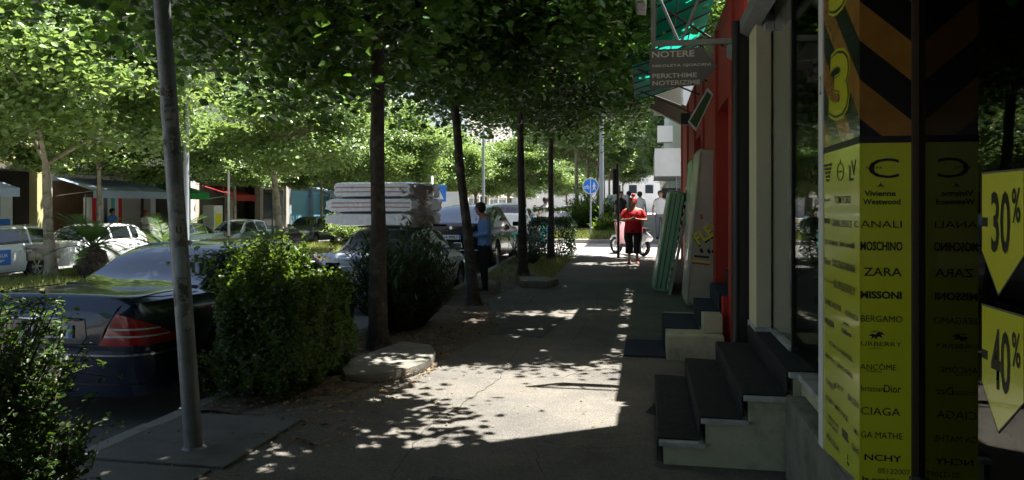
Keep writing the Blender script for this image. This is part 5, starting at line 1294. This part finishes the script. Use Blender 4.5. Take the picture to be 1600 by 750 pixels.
def person(label, loc, rz, ht, shirt, trousers, hair='hair', arms='down', capri=False, wide=1.0, stride=0, bow=0, shoes='blackcloth', group=None, sleeves='short', item=None):
    t = thing('person', label, 'person', loc, rz, group); k = ht / 1.72
    def v(x, y, z): return (x * k, y * k, z * k)
    W = wide
    hy = -.10 * bow
    N = [(v(0, 0, .95), .115 * k * W), (v(0, .01, 1.12), .11 * k * W), (v(0, 0, 1.30), .125 * k * W), (v(0, 0, 1.42), .075 * k), (v(0, -.01 + hy * .4, 1.49), .05 * k), (v(0, -.02 + hy, 1.555 - .02 * bow), .072 * k), (v(0, -.015 + hy, 1.64 - .03 * bow), .088 * k), (v(0, -.005 + hy, 1.70 - .04 * bow), .06 * k)]
    E = [(0, 1), (1, 2), (2, 3), (3, 4), (4, 5), (5, 6), (6, 7)]
    def add(p, r, par_): N.append((v(*p), r * k)); E.append((par_, len(N) - 1)); return len(N) - 1
    armp = {}
    for s in (-1, 1):
        sh_ = add((s * .17 * W, 0, 1.40), .055, 3)
        if arms == 'folded': el, wr, hd = (s * .25 * W, -.05, 1.14), (s * .10, -.24 * W, 1.17), (s * .03, -.27 * W, 1.19)
        elif arms == 'front' : el, wr, hd = (s * .24 * W, -.02, 1.13), (s * .13, -.24, 1.08), (s * .07, -.30, 1.10)
        else: el, wr, hd = (s * .235 * W, .02, 1.13), (s * .25 * W, -.05, .90), (s * .25 * W, -.07, .83)
        e_ = add(el, .042, sh_); w_ = add(wr, .028, e_); h_ = add(hd, .034, w_)
        d = Vector(hd) - Vector(wr); d.normalize(); side = Vector((0, 1, 0)) if arms == 'down' else Vector((0, 0, 1))
        for q, (o_, L) in enumerate(((-.028, .065), (-.01, .078), (.008, .075), (.026, .06))):
            b_ = Vector(hd) + side * o_ + d * .03; f1 = add(b_, .010, h_); add(b_ + d * L * .6 + Vector((-s * .012, 0, 0)), .008, f1)
        th = Vector(hd) + side * -.035; add(th + d * .02 + Vector((0, -.02, 0)), .010, h_)
        armp[s] = (v(s * .17 * W, 0, 1.40), v(*el), v(*wr))
        st_ = stride * s
        hp = add((s * .09 * W, 0, .90), .095 * W, 0); kn = add((s * .10, -.02 - st_ * .5, .50), .058, hp); an = add((s * .10, .02 - st_, .09 + .02 * abs(stride)), .036, kn)
        hl = add((s * .10, .03 - st_, .045), .036, an); add((s * .115, -.13 - st_, .03), .03, hl)
    skinmesh('body', N, E, 'skin', t)
    # face: nose, eyes, mouth, ears
    zf = (1.625 - .03 * bow) * k; yf = (-.10 + hy) * k
    MB().add([(-.012 * k, yf, zf - .02 * k), (.012 * k, yf, zf - .02 * k), (0, yf - .022 * k, zf - .02 * k), (0, yf, zf + .02 * k)], [(0, 1, 2), (0, 2, 3), (1, 3, 2), (0, 3, 1)]).obj('nose', 'skin', t)
    for s in (-1, 1):
        MB().lathe([(0, -.008 * k), (.009 * k, 0), (0, .008 * k)], 8, 'Y', (s * .03 * k, yf + .003 * k, zf + .018 * k)).obj('eye', 'hair', t)
        MB().lathe([(0, -.01 * k), (.022 * k, 0), (0, .01 * k)], 8, 'X', (s * .088 * k, yf + .10 * k, zf)).obj('ear', 'skin', t)
    MB().box(-.022 * k, .022 * k, yf + .002 * k, yf + .012 * k, zf - .048 * k, zf - .040 * k).obj('mouth', 'redhair', t)
    # shirt: body loft with soft folds, sleeves running into it
    def loft(m, rings, n=20, fold=.004):
        V = []
        for i, (z, rx, ry, yo) in enumerate(rings):
            for q in range(n):
                a = 2 * math.pi * q / n; f = 1 + fold / .15 * math.sin(a * 5 + i * 1.3) + fold / .2 * math.sin(a * 8 - i)
                V.append((rx * k * math.cos(a) * f, (ry * math.sin(a) * f + yo) * k, z * k))
        F = [(i * n + q, i * n + (q + 1) % n, (i + 1) * n + (q + 1) % n, (i + 1) * n + q) for i in range(len(rings) - 1) for q in range(n)]
        F += [tuple(range(n)), tuple((len(rings) - 1) * n + q for q in range(n - 1, -1, -1))]; m.add(V, F)
    m = MB(); hem = .82 if W > 1.15 else .90; fl = 1.12 if W > 1.15 else 1
    loft(m, [(hem, .165 * W * fl, .13 * W, 0), (hem + .1, .163 * W * fl, .128 * W, 0), (1.12, .158 * W, .12 * W, .005), (1.25, .175 * W, .125 * W, 0), (1.35, .19 * W, .115 * W, 0), (1.41, .165 * W, .095, 0), (1.455, .095, .075, .0), (1.485, .062, .062, 0)], fold=.006)
    for s in (-1, 1):
        a, b, c = (Vector(p) for p in armp[s]); a = a + Vector((-s * .02 * k, 0, -.015 * k)); sl = .058 if W < 1.15 else .07
        if sleeves == 'short': m.tube([a, a.lerp(b, .3), a.lerp(b, .62)], [.07 * k, (sl + .005) * k, sl * k], 12)
        else: m.tube([a, a.lerp(b, .5), b, b.lerp(c, .5), b.lerp(c, .92)], [.068 * k, .058 * k, .052 * k, .045 * k, .036 * k], 12)
    m.obj('shirt', shirt, t, smooth=True, sharp=60)
    m = MB(); loft(m, [(1.0, .148 * W, .112 * W, 0), (.93, .158 * W, .122 * W, 0), (.85, .17 * W, .128 * W, 0), (.79, .15 * W, .115 * W, 0)], fold=.003)
    for s in (-1, 1):
        st_ = stride * s; P_ = [v(s * .082 * W, 0, .88), v(s * .095 * W, -.01 - st_ * .25, .68), v(s * .10, -.02 - st_ * .5, .50)]; r_ = [.098 * k * W, .088 * k * W, .075 * k * W]
        if capri: P_ += [v(s * .105, -.01 - st_ * .7, .38), v(s * .105, 0 - st_ * .8, .27)]; r_ += [.078 * k * W, .08 * k * W]
        else: P_ += [v(s * .10, .0 - st_ * .8, .28), v(s * .10, .015 - st_, .07)]; r_ += [.066 * k, .06 * k]
        m.tube(P_, r_, 12)
    m.obj('trousers', trousers, t, smooth=True, sharp=60)
    for s in (-1, 1):
        st_ = stride * s
        MB().prism([(s * .10 * k - .045 * k, .07 * k - st_ * k), (s * .10 * k + .045 * k, .07 * k - st_ * k), (s * .115 * k + .05 * k, -.13 * k - st_ * k), (s * .115 * k, -.19 * k - st_ * k), (s * .115 * k - .045 * k, -.13 * k - st_ * k)], .0, .03 * k if capri else .075 * k, 'Z').obj('shoe', shoes, t, bevel=.012)
    cz = (1.655 - .03 * bow) * k; hp_ = MB().lathe([(0, -.125 * k), (.07 * k, -.10 * k), (.098 * k, -.05 * k), (.104 * k, 0), (.095 * k, .05 * k), (.065 * k, .085 * k), (0, .10 * k)], 18, 'Z', (0, hy * k + .022 * k, cz)).obj('hair', hair, t, smooth=True)
    if item == 'bun': MB().lathe([(0, -.05), (.05, -.02), (.055, .02), (0, .06)], 12, 'Z', (0, .01, 1.80 * k)).obj('hair_bun', hair, t, smooth=True)
    return t
person('woman in loose red top and black cropped trousers, red hair, walking towards the camera', (-.36, 18.9, rise(18.9)), rad(3), 1.64, 'redcloth', 'blackcloth', 'redhair', 'folded', True, 1.34, .06, 0, 'pinkshoe', item='bun')
person('man in light blue shirt and dark trousers standing behind the leaning tree', (-3.02, 13.6, rise(13.6) - .02), rad(-62), 1.70, 'bluecloth', 'blackcloth', 'hair', 'front', False, 1.0, .03, 1.0, sleeves='long')
person('man in white shirt walking beyond the leaning mattresses', (.45, 26.9, rise(26.9) + .02), rad(5), 1.72, 'whitecloth', 'greycloth', 'hair', 'down', False, 1.1, .08)
person('pedestrian in pale clothes behind the woman in red', (-.3, 29.3, .54), rad(160), 1.66, 'pinkpale' if 'pinkpale' in K else 'whitecloth', 'greycloth', 'hair', 'down', False, 1.0, .1)
person('dark dressed pedestrian between the island bushes and the woman in red', (-1.05, 29.6, .5), rad(20), 1.72, 'blackcloth', 'blackcloth', 'hair', 'down', False, 1.0, .1)
person('second dark dressed pedestrian, turned away, near the scooter', (-.78, 31.2, .55), rad(190), 1.7, 'greycloth', 'blackcloth', 'hair', 'down', False, 1.0, .1)
person('person in white top and turquoise trousers beside the white car past the hedge', (-3.35, 24.4, rise(24.4) - .1), rad(200), 1.66, 'whitecloth', 'teal', 'hair', 'front', False, 1.0, .05)
person('person in a blue top standing in the dark clothes shop doorway', (-21.2, 26.4, -.16), rad(90), 1.7, 'blue', 'greycloth', 'hair', 'down')
person('person in light top outside the clothes shop', (-20.6, 27.6, -.16), rad(60), 1.62, 'whitecloth', 'greycloth', 'redhair', 'front')
# water bottle beside the man
tag(MB().lathe([(0, 0), (.045, 0), (.045, .2), (.016, .26), (.016, .29), (0, .29)], 14).obj('water_bottle', 'doorglass', smooth=True, loc=(-2.72, 13.4, rise(13.4)), sharp=50), 'clear plastic bottle on the ground beside the man in blue', 'bottle')

# ================================================================== SCOOTER
sc = thing('scooter', 'white and pale red parked scooter behind the woman in red', 'scooter', (-.12, 21.8, rise(21.8) - .1), rad(40))
K['palered'] = M('pale_red_plastic', (.55, .28, .28), .35, .1, 8, coat=.5)
for y, nm in ((.0, 'wheel'), (1.28, 'wheel')):
    w_ = MB().lathe([(.19, -.05), (.25, -.05), (.27, 0), (.25, .05), (.19, .05), (.17, 0), (.19, -.05)], 26, 'X', (0, 0, 0)).obj(nm, 'rubber', sc, smooth=True, loc=(0, y, .27))
    MB().lathe([(.19, -.03), (.19, .03), (.165, .03), (.165, -.03), (.19, -.03)], 26, 'X').lathe([(0, -.05), (.05, -.05), (.05, .05), (0, .05)], 12, 'X').tube([(0, -.18, 0), (0, .18, 0)], .012, 5).tube([(0, 0, -.18), (0, 0, .18)], .012, 5).tube([(0, -.12, -.12), (0, .12, .12)], .012, 5).obj('rim', 'rim', w_)
MB().prism([(-.32, .55), (.0, .72), (.42, .70), (.50, .40), (.40, .28), (.10, .36), (-.22, .44)], -.13, .13, 'X').obj('rear_body', 'white', sc, bevel=.05, smooth=True)
MB().prism([(-.2, .72), (.48, .72), (.52, .80), (.1, .84), (-.2, .80)], -.12, .12, 'X').obj('saddle', 'black', sc, bevel=.03, smooth=True)
MB().prism([(.42, .24), (.95, .24), (1.0, .34), (.42, .32)], -.12, .12, 'X').obj('footboard', 'black', sc, bevel=.02)
MB().prism([(.92, .26), (1.02, .28), (1.18, .98), (1.06, 1.0)], -.18, .18, 'X').obj('front_shield', 'palered', sc, bevel=.04, smooth=True)
MB().tube([(0, 1.28, .3), (0, 1.2, .6), (0, 1.06, 1.0)], .03, 8).obj('fork', 'steel', sc)
MB().prism([(1.05, .50), (1.2, .60), (1.42, .56), (1.56, .42), (1.36, .53)], -.07, .07, 'X').obj('front_mudguard', 'white', sc, bevel=.02)
MB().tube([(-.32, 1.02, 1.04), (-.12, 1.08, 1.02), (.12, 1.08, 1.02), (.32, 1.02, 1.04)], .018, 8).obj('handlebar', 'black', sc, smooth=True)
for s in (-1, 1): MB().tube([(s * .2, 1.06, 1.02), (s * .26, 1.06, 1.2)], .006, 5).lathe([(0, -.01), (.05, 0), (0, .01)], 12, 'Y', (s * .27, 1.06, 1.23)).obj('mirror', 'black', sc)

# ================================================================== BUILDINGS ACROSS THE STREET
def win(par, x, y0, y1, z0, z1, frame='white', mull=1, facing=1):
    """window in a wall whose face is the plane x; facing +1 looks to +x"""
    f = MB(); d = .06 * facing; t = .07
    a, b = sorted((x, x + d))
    f.box(a, b, y0, y1, z0, z0 + t).box(a, b, y0, y1, z1 - t, z1).box(a, b, y0, y0 + t, z0 + t, z1 - t).box(a, b, y1 - t, y1, z0 + t, z1 - t)
    for k in range(mull):
        yc = y0 + (y1 - y0) * (k + 1) / (mull + 1); f.box(a, b, yc - .025, yc + .025, z0 + t, z1 - t)
    w_ = f.obj('window', frame, par)
    a, b = sorted((x + .004 * facing, x + .02 * facing)); MB().box(a, b, y0 + t, y1 - t, z0 + t, z1 - t).obj('pane', 'farglass', w_)
    return w_
def block(label, x, y0, y1, h, mat, bays, floors=3, facing=1, depth=9, gh=3.3, z0=-.25, balc=(), shutter=None, name='building', group=None):
    """a house front: open ground floor bays between piers, storeys of windows above"""
    t = thing(name, label, 'building', (0, 0, 0), 0, group); D = -depth * facing; xa, xb = sorted((x, x + D))
    MB().box(xa, xb, y0, y1, z0 + gh, z0 + h).obj('upper_wall', mat, t)
    MB().box(xa - .12, xb + .12, y0 - .0, y1 + .0, z0 + h, z0 + h + .25).obj('cornice', 'creamclean', t)
    pw = .35; xi, xo = sorted((x, x - .35 * facing)); n = len(bays); L = (y1 - y0 - pw) / n
    for i in range(n + 1): MB().box(xi, xo, y0 + i * L, y0 + i * L + pw, z0, z0 + gh).obj('pier', mat, t)
    a, b = sorted((x - 3.0 * facing, x - 3.2 * facing)); MB().box(a, b, y0, y1, z0, z0 + gh).obj('back_wall', mat if mat in ('offwhite', 'tan') else 'slab', t)
    MB().box(*sorted((x - 3 * facing, x)), y0, y1, z0 - .2, z0 + .02).obj('shop_floor', 'dark', t)
    for q in (y0, y1 - .1): MB().box(*sorted((x - 3.2 * facing, x - .36 * facing)), q, q + .1, z0, z0 + gh).obj('side_wall', 'slab', t)
    for i, bkind in enumerate(bays):
        a, b = y0 + i * L + pw, y0 + (i + 1) * L; xx = x - .2 * facing
        if bkind == 'open': continue
        if bkind == 'window':
            win(t, xx, a + .02, b - .02, z0 + .5, z0 + gh - .3, 'white', 1, facing); MB().box(*sorted((xx - .1 * facing, xx)), a, b, z0, z0 + .5).obj('stall_riser', mat, t)
        else:
            MB().box(*sorted((xx - .05 * facing, xx)), a, b, z0, z0 + gh - .4).obj('shutter_panel', bkind, t)
        MB().box(*sorted((xx - .05 * facing, xx)), a, b, z0 + gh - (.3 if bkind == 'window' else .4), z0 + gh).obj('fascia', mat, t)
    sh_ = (h - gh) / floors
    nwin = max(2, int((y1 - y0) / 2.6)); P_ = (y1 - y0) / nwin
    for f in range(floors):
        for k in range(nwin):
            yc = y0 + P_ * (k + .5); zb_ = z0 + gh + f * sh_ + .95
            win(t, x, yc - .6, yc + .6, zb_, zb_ + 1.45, 'white', 1, facing)
        if f in balc:
            a = y0 + .8; b = y1 - .8; zb_ = z0 + gh + f * sh_
            bo = MB().box(*sorted((x, x + 1.2 * facing)), a, b, zb_ - .12, zb_).obj('balcony', 'concrete', t)
            r_ = MB(); r_.box(*sorted((x + 1.16 * facing, x + 1.2 * facing)), a, b, zb_ + .95, zb_ + 1.0)
            q = a
            while q < b: r_.box(*sorted((x + 1.17 * facing, x + 1.19 * facing)), q, q + .02, zb_, zb_ + .95); q += .14
            r_.obj('railing', 'steel', bo)
    return t
K['lightblue'] = M('light_blue_front', (.25, .62, .85), .45, .06, 3)
K['paleyellow'] = M('pale_yellow_wall', (.62, .6, .3), .8, .06, 1.5)
K['greyblue'] = M('grey_blue_wall', (.34, .4, .46), .8, .08, 1.2)
K['tan'] = M('tan_wall', (.58, .54, .46), .8, .08, 1.2)
K['offwhite'] = M('off_white_wall', (.72, .72, .70), .8, .08, 1.2)
K['brownin'] = M('brown_interior', (.24, .13, .06), .7, .2, 2)
XB = -22.6
block('pale yellow corner building with dark open shop at the far left', XB, 9, 24.5, 11, 'paleyellow', ['window', 'open', 'open', 'brownin', 'open'], 2, balc=(0, 1))
block('cream building with clothes shop under blue awnings across the street', XB, 24.52, 34, 14, 'offwhite', ['brownin', 'open', 'open'], 3, balc=(0, 1, 2))
block('tan building with green and red canopies across the street', XB, 34.02, 44, 13, 'tan', ['open', 'open', 'window'], 3, balc=(0, 2))
block('building with light blue shopfront across the street', XB, 44.02, 54, 15, 'greyblue', ['lightblue', 'lightblue', 'window'], 4, balc=(1, 2, 3))
block('off white building with large framed shop windows', XB, 54.02, 68, 12, 'offwhite', ['window', 'window', 'open', 'window'], 3, balc=(0, 1))
block('distant grey building on the opposite side', XB, 68.02, 92, 14, 'greyblue', ['window', 'open', 'window', 'window', 'open'], 3)
block('distant tan building closing the opposite side', XB, 92.02, 125, 16, 'tan', ['window', 'open', 'window', 'window', 'open'], 4)
e = thing('building', 'pale building closing the far end of the street', 'building', (0, 0, 0))
MB().box(-24, 14, 126, 134, -.5, 13).obj('wall', 'offwhite', e)
for f in range(3):
    for k in range(13): 
        MB().box(-22 + k * 2.7, -20.7 + k * 2.7, 125.9, 125.99, 3.8 + f * 3, 5.2 + f * 3).obj('window', 'farglass', e)
# shop awnings across the street
def shade(label, y0, y1, z, mat, out=1.7, drop=.5, group='awnings across the street'):
    t = thing('shop_awning', label, 'awning', (XB, y0, z), 0, group); w = y1 - y0
    MB().add([(0, 0, 0), (out, 0, -drop), (out, w, -drop), (0, w, 0), (0, 0, .02), (out, 0, -drop + .02), (out, w, -drop + .02), (0, w, .02)], [(0, 1, 2, 3), (4, 5, 6, 7), (0, 1, 5, 4), (3, 2, 6, 7)]).obj('canopy', mat, t)
    MB().box(out - .01, out + .01, 0, w, -drop - .28, -drop + .02).obj('valance', mat, t)
    MB().tube([(out, .05, -drop), (0, .05, -drop - .2)], .02, 5).tube([(out, w - .05, -drop), (0, w - .05, -drop - .2)], .02, 5).obj('arm', 'steel', t)
K['awnblue'] = M('pale_blue_awning', (.62, .76, .92), .6, .06, 3, trans=.4)
K['awngreen'] = M('bright_green_awning', (.06, .62, .2), .6, .06, 3, trans=.4)
K['awnred'] = M('red_awning', (.62, .08, .08), .6, .06, 3, trans=.4)
shade('pale blue awning over the dark shop at the far left', 17.8, 21.6, 2.75, 'awnblue')
shade('blue and white awning over the clothes shop', 25.0, 29.8, 2.75, 'awnblue')
shade('bright green shop canopy', 30.4, 32.6, 2.75, 'awngreen')
shade('red canopy over the brown shop', 34.6, 37.0, 2.7, 'awnred')
shade('small blue awning over the light blue shopfront', 46.5, 48.2, 3.0, 'awnblue')
# posters, clothes, goods outside the shops
pb = tag(MB().box(XB + .02, XB + .05, 21.7, 23.0, .4, 2.2).obj('wall_poster', 'white'), 'blue and white poster on the yellow wall behind the pale tree trunk', 'poster')
for k, (a, b, c, d) in enumerate([(21.8, 22.5, 1.3, 2.1), (22.0, 22.9, .9, 1.2), (21.8, 22.3, .5, .8)]): MB().box(XB + .051, XB + .056, a, b, c, d).obj('print_patch', ['lightblue', 'blue', 'lightblue'][k], pb)
tag(MB().prism([(21.9, .1), (23.3, .1), (23.2, .38), (22.0, .4)], XB + .3, XB + .9, 'X').obj('letter_box', 'black', bevel=.05), 'black rounded box outside the yellow wall', 'box')
rk = thing('clothes_rack', 'rack of hanging clothes outside the shop under the blue awning', 'clothes rack', (-21.6, 25.4, -.2))
MB().tube([(0, 0, 0), (0, 0, 2.3)], .02, 6).tube([(0, 2.0, 0), (0, 2.0, 2.3)], .02, 6).tube([(0, 0, 2.3), (0, 2.0, 2.3)], .02, 6).obj('rail', 'steel', rk)
for k in range(9):
    y = .12 + k * .21; c_ = ['whitecloth', 'redcloth', 'bluecloth', 'whitecloth', 'greycloth', 'whitecloth', 'teal', 'whitecloth', 'redcloth'][k]
    MB().prism([(y - .09, 2.2), (y + .09, 2.2), (y + .11, 1.0 + .1 * (k % 3)), (y - .11, 1.05)], -.12, .12, 'X').obj('garment', c_, rk, bevel=.02)
wb = thing('framed_window_board', 'white framed display window across the street behind the crooked tree', 'display board', (-21.9, 49.5, 0))
MB().box(-.05, .05, 0, 3.9, .1, 2.9).obj('frame', 'black', wb); MB().box(.051, .06, .15, 1.2, .2, 2.8).box(.051, .06, 1.3, 3.75, .2, 2.8).obj('panel', 'offwhite', wb)
kk = thing('drinks_cooler', 'white and yellow drinks cooler outside the shop by the red canopy', 'cooler', (-20.6, 31.6, -.2))
MB().box(0, .6, 0, .7, 0, 1.9).obj('cabinet', 'white', kk, bevel=.03); MB().box(.6, .61, .08, .62, .4, 1.5).obj('label_panel', 'stickeryellow', kk)
lw = tag(MB().box(-12.2, -12.0, 34, 60, .0, .62).obj('low_wall', 'concrete'), 'low concrete wall along the carriageway behind the bright hedge', 'low wall')
# goods in the dark shops
for i, (y, z, w, h_, mt) in enumerate([(19.0, .2, 1.2, .9, 'brownin'), (26.9, .2, 1.4, .8, 'greycloth'), (36.0, .2, 1.5, .9, 'brownin'), (39.6, .2, 1.0, 1.1, 'offwhite')]):
    tag(MB().box(XB - 1.6, XB - 1.0, y, y + w, -.23, -.23 + h_).box(XB - 1.65, XB - .95, y - .05, y + w + .05, -.22 + h_, -.18 + h_).obj('shop_counter', mt), ['brown counter in the leftmost dark shop', 'grey counter in the clothes shop', 'brown counter in the shop under the red canopy', 'pale counter right of the red canopy shop'][i], 'counter')

# ================================================================== FAR RIGHT BUILDING AND GABLE
fb = thing('building', 'white balconied building beyond the crossing on the right', 'building', (0, 0, 0))
MB().box(1.25, 9, 27, 60, 3.6, 12).obj('upper_wall', 'offwhite', fb)
MB().box(1.6, 9, 27.2, 60, .4, 3.6).obj('ground_floor_wall', 'greyblue', fb)
bb = MB().box(.25, 1.25, 27.4, 33, 2.75, 2.95).obj('balcony', 'offwhite', fb); MB().box(.25, .32, 27.4, 33, 2.95, 3.75).box(.32, 1.25, 27.4, 27.47, 2.95, 3.75).obj('parapet', 'offwhite', bb)
bb = MB().box(.25, 1.25, 27.4, 33, 5.6, 5.8).obj('balcony', 'offwhite', fb); MB().box(.25, .32, 27.4, 33, 5.8, 6.6).box(.32, 1.25, 27.4, 27.47, 5.8, 6.6).obj('parapet', 'offwhite', bb)
MB().box(.5, 1.2, 27.2, 27.38, 1.5, 2.3).obj('dark_shop_box', 'black', fb)
MB().box(1.0, 1.04, 27.1, 27.16, .5, 2.7).obj('post', 'steel', fb)
MB().box(.35, .9, 27.6, 28.2, 4.0, 4.6).obj('air_conditioner', 'white', fb, bevel=.02)
tag(MB().prism([(-1.0, 5.1), (1.2, 3.9), (1.2, 4.5), (-.75, 5.5)], 22, 22.3, 'Y').obj('roof_eave', 'brown'), 'dark brown slanted eave between the far awning and the white balconies', 'eave')
tag(MB().prism([(-.3, 4.9), (.9, 4.4), (.9, 6.1), (.0, 6.0)], 20.6, 20.7, 'Y').obj('plaster_gable', 'offwhite'), 'pale stained plaster gable above the brown eave', 'gable wall')
# building behind the trees on the right of the crossing end
block('tall tan building far up the right side', 1.6, 60.2, 100, 14, 'tan', ['window', 'open', 'window', 'window'], 3, facing=-1, z0=.5)
